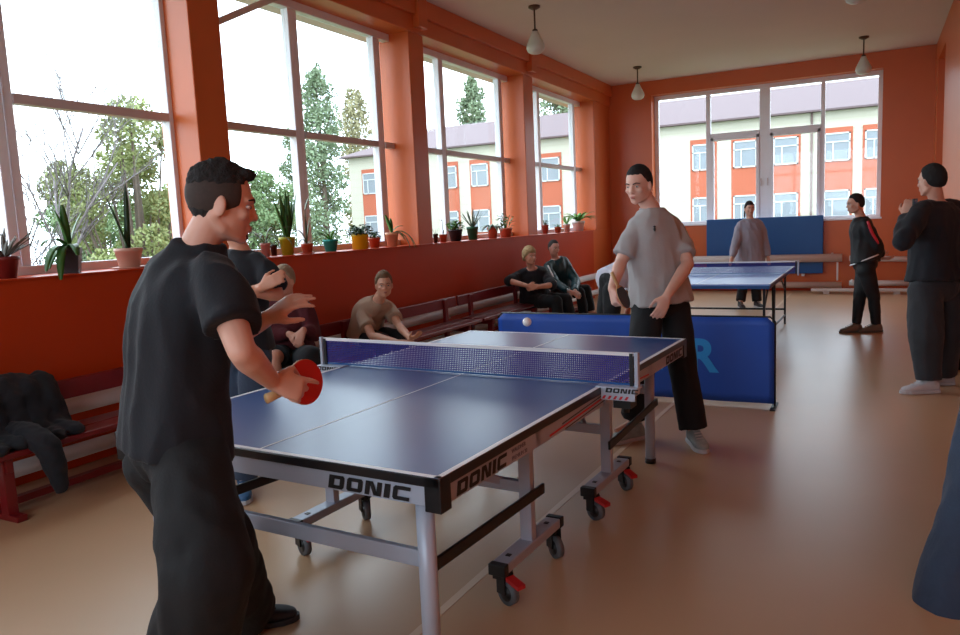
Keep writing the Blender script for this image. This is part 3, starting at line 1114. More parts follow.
def person(spec):
    """one figure: skin body, hair, clothes and shoes from joints measured in the photograph"""
    g = spec.get
    s = g('s', 1.0)
    J = spec['J']
    H, Nk, SL, SR, PL, HL, HR = (J[k] for k in ('H', 'N', 'SL', 'SR', 'PL', 'HL', 'HR'))
    if g('shift'):
        J = {k_: v_ + g('shift') for k_, v_ in J.items()}
        PL, H, Nk, SL, SR, HL, HR = (J[k_] for k_ in ('PL', 'H', 'N', 'SL', 'SR', 'HL', 'HR'))
    root_loc = Vector(g('root', (PL.x, PL.y, 0)))
    root = empty('person', root_loc)
    tag(root, spec['label'], 'person', g('group'))
    off = root_loc
    vox = g('vox', .009)
    cvox = g('cvox', .013)
    F = g('face').normalized()
    U = g('up', Vector((0, 0, 1)))
    dN = H - Nk
    if dN.length > .168 * s:
        Nk = H - dN.normalized() * .168 * s
    # torso frame
    hs = (HR - HL).normalized()
    ss = (SR - SL).normalized()
    axis = (Nk - PL)
    chest_bow = g('bow', 0.0)

    def frame(t):
        sd = (hs * (1 - t) + ss * t).normalized()
        ax = axis.normalized()
        sd = (sd - ax * sd.dot(ax)).normalized()
        fr = ax.cross(sd).normalized()   # front
        fr = -fr if fr.dot(F) < 0 and not g('flipfront') else fr
        c = PL + axis * t
        if chest_bow:
            c = c - fr * chest_bow * math.sin(math.pi * max(0, min(1, t)))
        return c, sd, fr

    sw = (SR - SL).length / 2
    ST = [(-.16, .10, .075), (-.10, .15, .10), (0, .168, .115), (.13, .158, .108), (.3, .14, .098), (.5, .152, .108), (.68, .165, .116), (.8, .168, .108), (.89, .14, .088), (.96, .08, .066), (1.0, .058, .058)]
    fat = g('fat', 1.0)
    body = MB()
    st = []
    for t, hw, hd in ST:
        c, sd, fr = frame(t)
        kk = sw / .19 if t > .55 else 1
        st.append((c, sd, fr, hw * s * fat * kk, hd * s * fat))
    body.loft(st, 24)
    P, Rt, F2, U2 = head_mesh(body, H, F, U, s)
    body.tube([Nk - axis.normalized() * .05 * s, Nk, H + (F2 * -.022 + U2 * -.05) * s, H + (F2 * -.02 + U2 * .0) * s], [.066 * s, .056 * s, .052 * s, .05 * s], 16, side=Rt, spline=3)
    for side in 'LR':
        S_, E_, W_ = J['S' + side], J['E' + side], J['W' + side]
        body.tube([S_ + (Nk - S_) * .3, S_, S_ + (E_ - S_) * .35, E_], [.052 * s, .053 * s, .048 * s, .038 * s], 14, round_cap=True, spline=4)
        body.tube([E_, E_ + (W_ - E_) * .25, E_ + (W_ - E_) * .6, W_], [.037 * s, .042 * s, .035 * s, .026 * s], 14, round_cap=True, spline=3)
        hd = g('hand' + side)
        if hd:
            hand(body, W_, hd['D'], hd['N'], hd['t'], hd.get('c', .25), s * .98, hd.get('tc', .3), hd.get('sp', .06), hd.get('cs'), hd.get('len', 1))
        else:
            body.tube([W_, W_ + (W_ - E_).normalized() * .1 * s], [.03 * s, .03 * s], 12, round_cap=True)
        Hh, K_, A_ = J['H' + side], J['K' + side], J['A' + side]
        body.tube([Hh, Hh + (K_ - Hh) * .4, K_], [.082 * s, .076 * s, .055 * s], 14, round_cap=True, spline=3)
        body.tube([K_, K_ + (A_ - K_) * .3, K_ + (A_ - K_) * .7, A_], [.054 * s, .057 * s, .042 * s, .035 * s], 14, round_cap=True, spline=3)
        T = g('toe' + side)
        T = Vector((T.x, T.y, 0)).normalized()
        body.tube([A_ - T * .03 * s, A_ + T * .07 * s + Vector((0, 0, -.035 * s)), A_ + T * .14 * s + Vector((0, 0, -.045 * s))], [.032 * s, .026 * s, .016 * s], 10, round_cap=True)
    skin = mat('skin', g('skin', (205, 150, 125)), .5, var=.06, vscale=20, sss=.08)
    b_ = remesh(body, vox, 'body', skin, root, off, smooth=g('bsmooth', 3))

    # hair
    hm = mat('hair', g('haircol', (34, 26, 22)), .85, var=.25, vscale=60, bump=.6, bscale=160)
    hb = MB()
    line = g('hairline', HAIR)
    top = g('hairtop', 1.13)
    hl = g('hairlen', .012)

    def hf(x, y, z):
        a = math.atan2(x, y)     # 0 at the front
        lim = line(a)
        cover = z > lim
        if cover:
            q_ = min(1, (z - lim) / .3)
            q_ = q_ * (2 - q_)
            k = .95 + (.05 + hl / .085 * (.55 + .45 * max(0, z))) * q_
            k += (top - 1.13) * max(0, z)
            k += noise.noise(Vector((x * 6, y * 6, z * 6))) * g('hairmess', .02)
        else:
            k = .90
        return k
    hb.ell(P(0, -.014, .016), Rt * .0755 * s, F2 * .096 * s, U2 * .104 * s, 48, 36, fn=hf)
    for (cx, cy, cz, rx, ry, rz) in g('hairblobs', []):
        hb.ell(P(cx, cy, cz), Rt * rx * s, F2 * ry * s, U2 * rz * s, 18, 12)
    ho = remesh(hb, min(vox, .007), 'hair', hm, root, off, smooth=2, wob=.002 * g('hairrough', 1), wfreq=60)
    if g('stubble'):
        sb = MB()

        def sf(x, y, z):
            a = math.atan2(x, y)
            return 1.025 if (z > -.75 + .7 * max(0, math.cos(a)) and z < .75 and abs(a) > .8) else .9
        sb.ell(P(0, -.012, .026), Rt * .0745 * s, F2 * .0945 * s, U2 * .088 * s, 48, 32, fn=sf)
        sm = mat('short_hair', g('stubble'), .8, var=.3, vscale=90)
        remesh(sb, .005, 'shaved_side_hair', sm, root, off, smooth=2)
    if g('beard'):
        bb = MB()
        bb.ell(P(0, .045, -.085), Rt * .045 * s, F2 * .05 * s, U2 * .045 * s, 16, 10)
        bb.tube([P(-.062, 0, -.04), P(-.045, .03, -.08), P(0, .08, -.1), P(.045, .03, -.08), P(.062, 0, -.04)], [.016 * s] * 5, 10, round_cap=True)
        remesh(bb, .006, 'beard', mat('beard', g('beard'), .85, var=.3, vscale=80, bump=.5, bscale=160), root, off, smooth=2, wob=.002, wfreq=70)
    if g('features', True):
        for e in (-1, 1):
            ey = MB()
            ey.ell(P(e * .031, .0715, .003), Rt * .0115 * s, F2 * .009 * s, U2 * .0062 * s, 12, 8)
            eo = ey.build('eye', M['eyewhite'], root, off=off)
            MB().ell(P(e * .031, .0795, .003), Rt * .0052 * s, F2 * .003 * s, U2 * .0052 * s, 12, 8).build('iris', M['iris'], eo, off=off)
            MB().tube([P(e * .014, .0905, .021), P(e * .032, .086, .027), P(e * .05, .07, .021)], [.003 * s, .0036 * s, .002 * s], 8, round_cap=True).build('eyebrow', M['brow'] if not g('browcol') else mat('brow', g('browcol'), .8), root, off=off)
        MB().ell(P(0, .0915, -.0565), Rt * .019 * s, F2 * .0045 * s, U2 * .0035 * s, 12, 6).ell(P(0, .0905, -.065), Rt * .016 * s, F2 * .0045 * s, U2 * .004 * s, 12, 6).build('lips', M['lip'], root, off=off)

    # trousers
    tr = g('trousers')
    if tr:
        m = tr['mat']
        pb_ = MB()
        wz = tr.get('w', 1.0)
        st = []
        for t, hw, hd in ((-.22, .10, .085), (-.12, .178, .13), (0, .188, .138), (.1, .178, .128), (tr.get('top', .2), .16, .118)):
            c, sd, fr = frame(t)
            st.append((c, sd, fr, hw * s * fat, hd * s * fat))
        pb_.loft(st, 24)
        for side in 'LR':
            Hh, K_, A_ = J['H' + side], J['K' + side], J['A' + side]
            L = tr.get('len' + side, tr.get('len', .97))
            if L < .5:
                e = Hh + (K_ - Hh) * (L * 2)
                pb_.ell(Hh, V((.105 * s, 0, 0)), V((0, .105 * s, 0)), V((0, 0, .105 * s)), 16, 10)
                pb_.tube([Hh, Hh + (e - Hh) * .5, e], [.1 * s * wz, .095 * s * wz, .088 * s * wz], 16, round_cap=False)
            else:
                hem = K_ + (A_ - K_) * L
                rk, ra = tr.get('rk', .078) * s * wz, tr.get('ra', .07) * s * wz
                kb = K_ + g('kneeoff', Vector((0, 0, 0)))
                rt = .1 * s * max(1, wz * .9)
                pb_.tube([Hh, Hh + (K_ - Hh) * .4, kb], [rt, .095 * s * wz, rk], 18, spline=4, round_cap=True)
                pb_.ell(Hh, V((rt * 1.06, 0, 0)), V((0, rt * 1.06, 0)), V((0, 0, rt * 1.06)), 16, 10)
                pb_.ell(K_ + (kb - K_) * .5, V((rk, 0, 0)), V((0, rk, 0)), V((0, 0, rk)), 16, 10)
                pb_.tube([kb, K_ + (hem - K_) * .45, hem], [rk * .98, (rk + ra) / 2, ra], 18, spline=4)
        po = remesh(pb_, cvox, 'trousers', m, root, off, smooth=4, wob=.006 * tr.get('wob', 1), wfreq=7, seed=3, folds=(.006 * tr.get('wob', 1), 6, 'v'))
    # upper clothes
    tp = g('top')
    if tp:
        m = tp['mat']
        tb_ = MB()
        pad = tp.get('pad', .022)
        hem = tp.get('hem', -.04)
        st = []
        for t, hw, hd in ((hem, .188, .142), (.1, .178, .130), (.25, .160, .116), (.5, .158, .114), (.68, .167, .118), (.8, .168, .11), (.88, .146, .098), (.945, .104, .084), (.985, .076, .074)) + (((1.03, .067, .067),) if tp.get('high') else ()):
            c, sd, fr = frame(t)
            kk = sw / .19 if t > .55 else 1
            pd = pad * (1.0 if t < .8 else .7 if t < .93 else .3)
            st.append((c, sd, fr, (hw * fat * kk + pd) * s, (hd * fat + pd) * s))
        tb_.loft(st, 28)
        for side in 'LR':
            S_, E_, W_ = J['S' + side], J['E' + side], J['W' + side]
            sl = tp.get('sleeve', .62)
            rs = tp.get('rs', .07) * s
            if sl <= 1:
                e = S_ + (E_ - S_) * sl
                tb_.tube([S_ + (Nk - S_) * .5, S_ + (Nk - S_) * .08, S_ + (E_ - S_) * .25, e], [rs * .66, rs * .80, rs * .92, rs * 1.02], 16, spline=3)
            else:
                tb_.tube([S_ + (Nk - S_) * .5, S_ + (Nk - S_) * .08, S_ + (E_ - S_) * .3, E_], [rs * .7, rs * .86, rs * .9, rs * .82], 16, spline=3, round_cap=True)
                tb_.ell(E_, V((rs * .82, 0, 0)), V((0, rs * .82, 0)), V((0, 0, rs * .82)), 14, 10)
                e = E_ + (W_ - E_) * min(.97, sl - 1)
                tb_.tube([E_, E_ + (e - E_) * .5, e], [rs * .82, rs * .76, rs * (.56 if sl > 1.5 else .7)], 16, spline=3)
        to = remesh(tb_, cvox, tp.get('name', 'shirt'), m, root, off, smooth=4, wob=.005 * tp.get('wob', 1), wfreq=6, seed=8, folds=(.008 * tp.get('wob', 1), 7, tp.get('fold', 'v')))
        if tp.get('collar'):
            c, sd, fr = frame(.985)
            cb = MB()
            n = 28
            pts = [c + sd * math.cos(2 * math.pi * k / n) * .067 * s + fr * math.sin(2 * math.pi * k / n) * .064 * s - axis.normalized() * .012 * math.sin(2 * math.pi * k / n) for k in range(n + 1)]
            cb.tube(pts, .0075 * s, 8)
            cb.build('collar', tp['collar'], to, off=off)
        root['_x'] = 0
        del root['_x']
    for side in 'LR':
        if g('shoes'):
            sh_ = g('shoes')
            shoe('shoe', J['A' + side], g('toe' + side), sh_[0], sh_[1], root, off, s, g('ground' + side, 0.0))
    for fn in g('extra', []):
        fn(root, off, P, frame, J, Rt, F2, U2, s)
    return root


def paddle(name, C, axis, normal, face, back, label, s=1.0):
    """C blade centre, axis towards the handle"""
    a = axis.normalized()
    n = (normal - a * normal.dot(a)).normalized()
    b = a.cross(n)
    root = empty(name, C)
    tag(root, label, 'table tennis bat')

    def disc(r1, r2, t0, t1, cut):
        mb = MB()
        pts = []
        K_ = 40
        for k in range(K_):
            t = 2 * math.pi * k / K_
            x, y = math.cos(t) * r1, math.sin(t) * r2
            if cut and x > cut:
                x = cut
            pts.append(a * x + b * y)
        vs = [p + n * t0 for p in pts] + [p + n * t1 for p in pts]
        mb.add(vs, [tuple(range(K_ - 1, -1, -1)), tuple(range(K_, 2 * K_))] + [(i, (i + 1) % K_, K_ + (i + 1) % K_, K_ + i) for i in range(K_)])
        return mb
    disc(.079 * s, .075 * s, -.003, .003, None).build('blade', M['wood'], root)
    disc(.077 * s, .0735 * s, .003, .0055, .062 * s).build('rubber', face, root)
    disc(.077 * s, .0735 * s, -.0055, -.003, .062 * s).build('rubber', back, root)
    MB().tube([a * .066 * s, a * .09 * s, a * .13 * s, a * .172 * s], [.012, .0125, .013, .0155], 14, side=b, ratio=.75).build('handle', M['wood'], root)
    return root


denim = denim_mat('denim_blue', (46, 60, 82))
blk = mat('black_cotton', (15, 17, 26), .85, var=.12, vscale=10, bump=.15, bscale=120, sheen=.05)
blk2 = mat('black_twill', (16, 16, 19), .85, var=.12, vscale=10, bump=.15, bscale=120)
shoe_dark = mat('dark_shoe', (34, 36, 42), .6, var=.2, vscale=30)
shoe_white = mat('white_shoe', (196, 194, 198), .55, var=.08, vscale=30)
V = Vector


# 1 player in black
def near_extra(root, off, P, frame, J, Rt, F2, U2, s):
    c, sd, fr = frame(.02)
    mb = MB()
    q = at(126, 443, 2.32)
    mb.obox(q, cv(1, 0, 0) * .018, cv(0, 1, 0) * .03, V((0, 0, .045)))
    mb.build('hip_pouch', M['black'], root, off=off, bevel=.006)
    m2 = MB()
    a = at(167, 545, 1.965)
    m2.ell(a, cv(1, 0, 0) * .009, cv(0, 1, 0) * .012, V((0, 0, .018)), 10, 6)
    m2.ell(at(163, 556, 1.965), cv(1, 0, 0) * .010, cv(0, 1, 0) * .012, V((0, 0, .007)), 10, 6)
    m2.build('trouser_mark', M['white'], root, off=off)


person(dict(
    label='person in black T-shirt and baggy black trousers seen from behind, holding the red bat',
    s=.98, vox=.0055, cvox=.011, skin=(214, 160, 138), fat=1.0,
    J=dict(H=at(222, 204, 2.2), N=at(199, 247, 2.21), SR=at(219, 284, 2.08), SL=at(170, 280, 2.35), ER=at(242, 352, 1.98), WR=at(272, 381, 2.13), EL=at(216, 345, 2.36), WL=at(266, 319, 2.26),
           PL=at(178, 436, 2.26), HR=at(190, 464, 2.16), HL=at(164, 460, 2.36), KR=at(208, 570, 2.0), AR=at(176, 733, 2.2), KL=at(219, 545, 2.52), AL=at(243, 612, 2.9)),
    face=cv(.93, .38, -.22), up=V((0, 0, 1)), toeL=cv(.95, .25, 0), toeR=cv(.7, .7, 0), groundR=0.0, groundL=0.0, bow=.03,
    handR=dict(D=cv(.78, .45, -.40), N=cv(-.42, .8, -.30), t=1, c=.75, tc=.7, sp=.12, cs=[.22, .6, .85, .95]),
    handL=dict(D=cv(.84, .12, .5), N=cv(.35, .55, -.75), t=-1, c=.1, tc=.55, sp=.07, cs=[.30, .2, .22, .3]),
    haircol=(26, 21, 20), hairline=lambda a: .30 + .1 * math.cos(a) + (.2 if abs(a) < .6 else 0), hairlen=.008, hairtop=1.17, hairmess=.05, hairrough=2.5, hairblobs=[(0, .05, .098, .052, .036, .02), (-.02, .07, .094, .02, .014, .012)], stubble=(56, 42, 36),
    trousers=dict(mat=blk2, w=1.25, rk=.098, ra=.102, wob=1.4, top=.12), top=dict(mat=blk, sleeve=.66, rs=.086, pad=.024, hem=-.06, high=True, fold='v', wob=1.2), shoes=(shoe_dark, shoe_dark), extra=[near_extra]))
paddle('table_tennis_bat', at(305, 382, 2.28), cv(-.50, -.85, -.10), cv(.8, -.52, .12), M['red_rubber'], M['black_rubber'], 'red table tennis bat in the hand of the black-shirted player', .92)


# 2 player in grey
def grey_extra(root, off, P, frame, J, Rt, F2, U2, s):
    mb = MB()
    q = at(654.5, 229, 4.86)
    mb.ell(q, cv(1, 0, 0) * .007, cv(0, 1, 0) * .012, V((0, 0, .016)), 10, 8)
    mb.ell(q + V((0, 0, .016)), cv(1, .0, 0) * .009, cv(0, 1, 0) * .012, V((0, 0, .006)), 10, 8)
    mb.build('chest_emblem', M['logo'], root, off=off)


grey_tee = mat('grey_cotton', (170, 164, 163), .9, var=.07, vscale=10, bump=.15, bscale=120)
shoe_teal = mat('grey_green_sneaker', (150, 158, 156), .6, var=.45, vscale=18)
person(dict(
    label='person in light grey T-shirt and black trousers beyond the table, holding the black bat',
    s=1.06, fat=.92, vox=.007, cvox=.011, skin=(222, 172, 152),
    J=dict(H=at(638.5, 185, 4.98), N=at(652, 210, 5.04), SR=at(633, 234, 4.97), SL=at(675, 228, 5.12), ER=at(621, 262, 4.95), WR=at(612, 289, 4.8), EL=at(688, 264, 4.95), WL=at(667, 296, 4.74),
           PL=at(660, 297, 5.07), HR=at(648, 308, 5.02), HL=at(674, 308, 5.12), KL=at(683, 370, 4.98), AL=at(694, 433, 4.97), KR=at(642, 362, 4.95), AR=at(634, 420, 5.12)),
    face=cv(-.62, -.72, -.2), up=V((0, 0, 1)), toeL=cv(.02, -1, 0), toeR=cv(-.85, -.4, 0),
    handR=dict(D=cv(.12, -.35, -.9), N=cv(.9, .3, .1), t=1, c=.7, tc=.7, cs=[.5, .8, .9, .9]),
    handL=dict(D=cv(-.42, -.15, -.88), N=cv(-.2, .9, 0), t=-1, c=.3, tc=.3),
    haircol=(24, 19, 20), hairline=lambda a: HAIR(a, .96), hairlen=.008, hairmess=.01,
    trousers=dict(mat=blk2, w=1.05, rk=.085, ra=.085, wob=.7, len=.93), top=dict(mat=grey_tee, sleeve=.78, rs=.074, pad=.040, hem=-.08, collar=grey_tee, wob=.9), shoes=(shoe_teal, shoe_white), extra=[grey_extra]))
paddle('table_tennis_bat', at(623, 297, 4.72), cv(-.35, .1, .85), cv(.75, -.5, .35), M['black_rubber'], M['red_rubber'], 'black table tennis bat hanging from the hand of the grey-shirted player')

# 3 standing with crossed arms, half hidden by the near player
person(dict(
    label='bearded person with crossed arms in black T-shirt and jeans, half hidden behind the near player',
    s=.96, vox=.009, skin=(208, 146, 118),
    J=dict(H=at(235, 221, 4.4), N=at(240, 250, 4.45), SR=at(226, 268, 4.6), SL=at(267, 270, 4.35), ER=at(232, 300, 4.45), WR=at(262, 287, 4.17), EL=at(278, 295, 4.32), WL=at(248, 291, 4.17),
           PL=at(244, 345, 4.5), HR=at(236, 358, 4.56), HL=at(254, 358, 4.44), KL=at(256, 420, 4.42), AL=at(244, 482, 4.4), KR=at(234, 420, 4.5), AR=at(228, 480, 4.5)),
    face=cv(.85, -.35, -.15), toeL=cv(.25, -.9, 0), toeR=cv(.3, -.9, 0), beard=(112, 34, 18),
    handR=dict(D=cv(.8, -.1, .4), N=cv(0, .9, -.2), t=1, c=.2), handL=dict(D=cv(-.9, .1, 0), N=cv(0, .9, .2), t=1, c=.2),
    haircol=(60, 34, 24), top=dict(mat=blk, sleeve=.8, rs=.082, pad=.02, hem=-.04), trousers=dict(mat=denim, w=1.05), shoes=(mat('blue_sneaker', (44, 90, 130), .6), shoe_white)))

maroon_cl = mat('maroon_knit', (78, 18, 28), .9, var=.15, vscale=20, bump=.2)
black_shorts = mat('dark_teal_shorts', (22, 30, 36), .85, var=.1)
# 4 seated in maroon
person(dict(
    label='person in maroon top and dark shorts seated on the bench beside the bearded person',
    s=.98, vox=.010, skin=(212, 158, 136),
    J=dict(H=at(284, 281, 6.15), N=at(287, 300, 6.2), SR=at(272, 309, 6.3), SL=at(306, 309, 6.15), ER=at(270, 335, 6.2), WR=at(290, 334, 6.0), EL=at(314, 334, 6.1), WL=at(303, 330, 5.95),
           PL=at(292, 353, 6.3), HR=at(284, 357, 6.3), HL=at(303, 357, 6.28), KR=at(274, 357, 5.78), AR=at(275, 415, 5.78), KL=at(309, 359, 5.75), AL=at(312, 415, 5.75)),
    face=cv(-.25, -.95, -.15), toeL=cv(.5, -.8, 0), toeR=cv(.3, -.9, 0),
    handR=dict(D=cv(.6, -.4, -.6), N=cv(0, .9, -.3), t=1, c=.35), handL=dict(D=cv(-.3, -.4, -.8), N=cv(0, .9, -.3), t=-1, c=.3),
    haircol=(150, 128, 104), hairlen=.018, top=dict(mat=maroon_cl, sleeve=1.95, rs=.08, pad=.03, hem=-.1, name='sweater'), trousers=dict(mat=black_shorts, len=.42, w=1.1, rk=.1, ra=.1, lenL=.62, lenR=.4), shoes=(shoe_dark, shoe_white)))

beige = mat('beige_cotton', (172, 146, 126), .9, var=.1, vscale=10, bump=.15)
# 5 boy in beige
person(dict(
    label='boy in a beige T-shirt seated on the bench, leaning forward with forearms on his knees',
    s=.97, vox=.008, skin=(210, 156, 130),
    J=dict(H=at(384, 285, 7.0), N=at(377, 303, 7.08), SR=at(362, 314, 7.05), SL=at(389, 308, 7.32), ER=at(372, 336, 6.85), WR=at(397, 342, 6.6), EL=at(399, 326, 7.05), WL=at(411, 339, 6.75),
           PL=V((-2.44, 3.98, .50)), HR=V((-2.41, 3.89, .475)), HL=V((-2.39, 4.07, .475)), KR=at(383, 341, 6.95), AR=at(385, 385, 6.95), KL=at(400, 338, 7.1), AL=at(402, 380, 7.1)),
    face=cv(.22, -.95, -.05), toeL=cv(.6, -.7, 0), toeR=cv(.6, -.7, 0), bow=.05,
    handR=dict(D=cv(.85, -.2, -.05), N=cv(.1, .5, .6), t=-1, c=.2), handL=dict(D=cv(.6, -.5, .35), N=cv(-.5, .5, .3), t=1, c=.2),
    haircol=(112, 86, 62), hairlen=.02, hairmess=.05, browcol=(70, 50, 36),
    top=dict(mat=beige, sleeve=.62, rs=.078, pad=.02, hem=-.08, collar=beige), trousers=dict(mat=blk2), shoes=(shoe_dark, shoe_white)))

def atb(px, py, d):
    return at(px, py - 3.5, d * 1.045)


def atu(px, py, d):
    return at(px, py, d * 1.04)


# 6 blonde in black
person(dict(
    label='person with short blond hair in black, seated on the bench with hands folded',
    s=1.0, vox=.010, skin=(206, 146, 120), fat=1.12,
    J=dict(H=atu(530, 257, 9.95), N=atu(532, 271, 10.05), SR=atu(517, 277, 10.0), SL=atu(546, 276, 10.1), ER=atu(509, 281, 9.75), WR=atu(528, 286, 9.55), EL=atu(552, 285, 9.8), WL=atu(537, 287, 9.55),
           PL=atb(535, 300, 10.2), HR=atb(530, 304, 10.1), HL=atb(543, 303, 10.25), KR=atb(556, 305, 9.75), AR=atb(560, 332, 9.75), KL=atb(566, 303, 9.95), AL=atb(572, 330, 9.95)),
    face=cv(.5, -.8, .05), toeL=cv(.9, -.4, 0), toeR=cv(.9, -.4, 0),
    handR=dict(D=cv(.9, 0, -.1), N=cv(0, .9, -.2), t=1, c=.4), handL=dict(D=cv(-.9, 0, -.1), N=cv(0, .9, -.2), t=-1, c=.4),
    haircol=(176, 146, 104), hairlen=.035, hairmess=.10, hairrough=2, hairline=lambda a: HAIR(a, .8), browcol=(120, 90, 60),
    top=dict(mat=blk, sleeve=1.12, rs=.085, pad=.03, hem=-.15, name='blouse'), trousers=dict(mat=blk2, w=1.1), shoes=(shoe_dark, shoe_dark)))

teal = mat('dark_teal_nylon', (22, 60, 66), .5, var=.12, vscale=8)


def teal_extra(root, off, P, frame, J, Rt, F2, U2, s):
    mb = MB()
    S_, E_, W_ = J['SR'], J['ER'], J['WR']
    o_ = cv(.1, -1, .3) * .068
    mb.tube([S_ + o_ * 1.1 + V((0, 0, .02)), (S_ + E_) / 2 + o_ * 1.1, E_ + o_, (E_ + W_) / 2 + o_ * .85, W_ + o_ * .6], .012, 8, spline=3)
    mb.build('sleeve_stripe', M['white'], root, off=off)


person(dict(
    label='person in dark teal jacket with white sleeve stripe, seated farthest along the benches',
    s=1.0, vox=.010, skin=(206, 152, 132),
    J=dict(H=atu(554, 248, 10.9), N=atu(556, 261, 11.0), SR=atu(547, 268, 10.8), SL=atu(567, 265, 11.1), ER=atu(556, 284, 10.55), WR=atu(569, 291, 10.3), EL=atu(576, 281, 10.9), WL=atu(575, 291, 10.4),
           PL=atb(563, 292, 11.1), HR=atb(560, 296, 11.0), HL=atb(569, 295, 11.15), KR=atb(580, 296, 10.55), AR=atb(584, 318, 10.5), KL=atb(586, 293, 10.75), AL=atb(591, 315, 10.7)),
    face=cv(.45, -.85, -.1), toeL=cv(.9, -.4, 0), toeR=cv(.9, -.4, 0),
    handR=dict(D=cv(.8, -.2, -.4), N=cv(0, .6, -.6), t=-1, c=.4), handL=dict(D=cv(.2, -.6, -.4), N=cv(0, .3, -.9), t=1, c=.4),
    haircol=(46, 36, 32), hairlen=.006, top=dict(mat=teal, sleeve=1.95, rs=.08, pad=.03, hem=-.1, name='jacket'), trousers=dict(mat=blk2), shoes=(shoe_dark, shoe_white), extra=[teal_extra]))

whitec = mat('white_cotton', (206, 204, 216), .85, var=.05, bump=.1)
# 8 bending
person(dict(
    label='person in white shirt and black trousers bending down behind the blue barrier',
    s=.98, vox=.010, skin=(190, 110, 80),
    J=dict(H=at(640, 287, 8.2), N=at(634, 275, 8.1), SR=at(636, 278, 7.95), SL=at(632, 276, 8.28), ER=at(637, 296, 7.85), WR=at(634, 315, 7.8), EL=at(632, 294, 8.3), WL=at(628, 310, 8.2),
           PL=at(610, 283, 8.0), HR=at(612, 292, 7.9), HL=at(608, 291, 8.1), KR=at(612, 328, 7.85), AR=at(605, 362, 7.85), KL=at(604, 326, 8.1), AL=at(597, 356, 8.1)),
    face=cv(.6, -.1, -.8), up=cv(.7, 0, .3), toeL=cv(1, .1, 0), toeR=cv(1, -.1, 0), bow=.06, flipfront=False,
    haircol=(110, 52, 30), hairlen=.02, top=dict(mat=whitec, sleeve=.8, rs=.085, pad=.035, hem=-.14), trousers=dict(mat=blk2, w=1.05), shoes=(shoe_dark, shoe_white)))

girlgrey = mat('light_grey_knit', (152, 146, 158), .9, var=.08, bump=.15)
# 9 girl at the far table
person(dict(
    label='girl in a loose grey sweater and black trousers standing behind the far table',
    s=.96, vox=.010, skin=(212, 160, 138),
    J=dict(H=at(749.5, 208.5, 11.95), N=at(750, 220, 12.0), SR=at(740, 226, 11.98), SL=at(760, 225, 12.02), ER=at(736, 243, 11.9), WR=at(731.5, 259, 11.8), EL=at(765, 242, 12.0), WL=at(768, 258, 11.9),
           PL=at(750, 259, 12.0), HR=at(744, 264, 12), HL=at(756, 264, 12), KR=at(743, 284, 12.0), AR=at(740.5, 303, 11.95), KL=at(756, 284, 12.0), AL=at(757, 303, 11.98)),
    face=cv(-.05, -1, -.1), toeL=cv(.05, -1, 0), toeR=cv(-.1, -1, 0),
    haircol=(40, 28, 26), hairlen=.008, hairline=lambda a: HAIR(a, 1.0, .15), hairblobs=[(.07, -.02, -.09, .015, .02, .07)],
    top=dict(mat=girlgrey, sleeve=1.9, rs=.088, pad=.05, hem=-.12, name='sweater'), trousers=dict(mat=blk2, w=1.1, len=.9), shoes=(shoe_dark, shoe_white)))

track = mat('black_tracksuit', (16, 16, 20), .7, var=.1)


def track_extra(root, off, P, frame, J, Rt, F2, U2, s):
    mb = MB()
    S_, E_ = J['SL'], J['EL']
    o_ = cv(-.25, -1, .1) * .078
    mb.tube([S_ + o_ + V((0, 0, .05)), S_ + (E_ - S_) * .35 + o_, S_ + (E_ - S_) * .75 + o_ * .95, E_ + o_ * .8], [.014, .018, .016, .01], 8, spline=3)
    mb.build('sleeve_stripe', M['redtext'], root, off=off)
    c, sd, fr = frame(.05)
    n = 28
    bp = MB()
    bp.tube([c + sd * math.cos(2 * math.pi * k / n) * .205 * s + fr * math.sin(2 * math.pi * k / n) * .158 * s + V((0, 0, -.05 * math.sin(2 * math.pi * k / n))) for k in range(n + 1)], .009, 8)
    bp.build('waist_stripe', M['white'], root, off=off)
    k = MB()
    q = at(852, 281, 8.93)
    k.ell(q, cv(1, 0, 0) * .02, cv(0, 1, 0) * .02, V((0, 0, .02)), 8, 6)
    k.build('trouser_print', M['white'], root, off=off)


person(dict(
    label='person in black tracksuit with red sleeve stripe standing in profile, hands behind the back',
    s=1.0, vox=.009, skin=(204, 150, 126),
    J=dict(H=at(855, 204, 9.1), N=at(862, 220, 9.12), SL=at(866, 226, 8.93), SR=at(865, 226, 9.31), EL=at(877, 244, 8.93), WL=at(881, 256, 9.05), ER=at(876, 243, 9.35), WR=at(882, 258, 9.22),
           PL=at(865, 262, 9.12), HL=at(866, 270, 9.02), HR=at(864, 270, 9.22), KL=at(874, 298, 9.05), AL=at(876, 325, 9.1), KR=at(860, 297, 9.2), AR=at(856, 325, 9.15)),
    face=cv(-1, .08, -.1), toeL=cv(-1, -.05, 0), toeR=cv(-1, -.1, 0), kneeoff=V((0, 0, 0)),
    handL=dict(D=cv(.5, .6, .1), N=cv(0, 0, 1), t=1, c=.5), handR=dict(D=cv(.5, -.6, -.1), N=cv(0, 0, 1), t=-1, c=.5),
    haircol=(30, 24, 22), hairlen=.01, top=dict(mat=track, sleeve=1.95, rs=.08, pad=.025, hem=-.02, name='jacket'), trousers=dict(mat=track, w=.95, ra=.055), shoes=(mat('brown_suede_shoe', (120, 100, 84), .8), mat('brown_sole', (92, 78, 66), .8)), extra=[track_extra]))

dkjeans = denim_mat('charcoal_denim', (40, 42, 47))
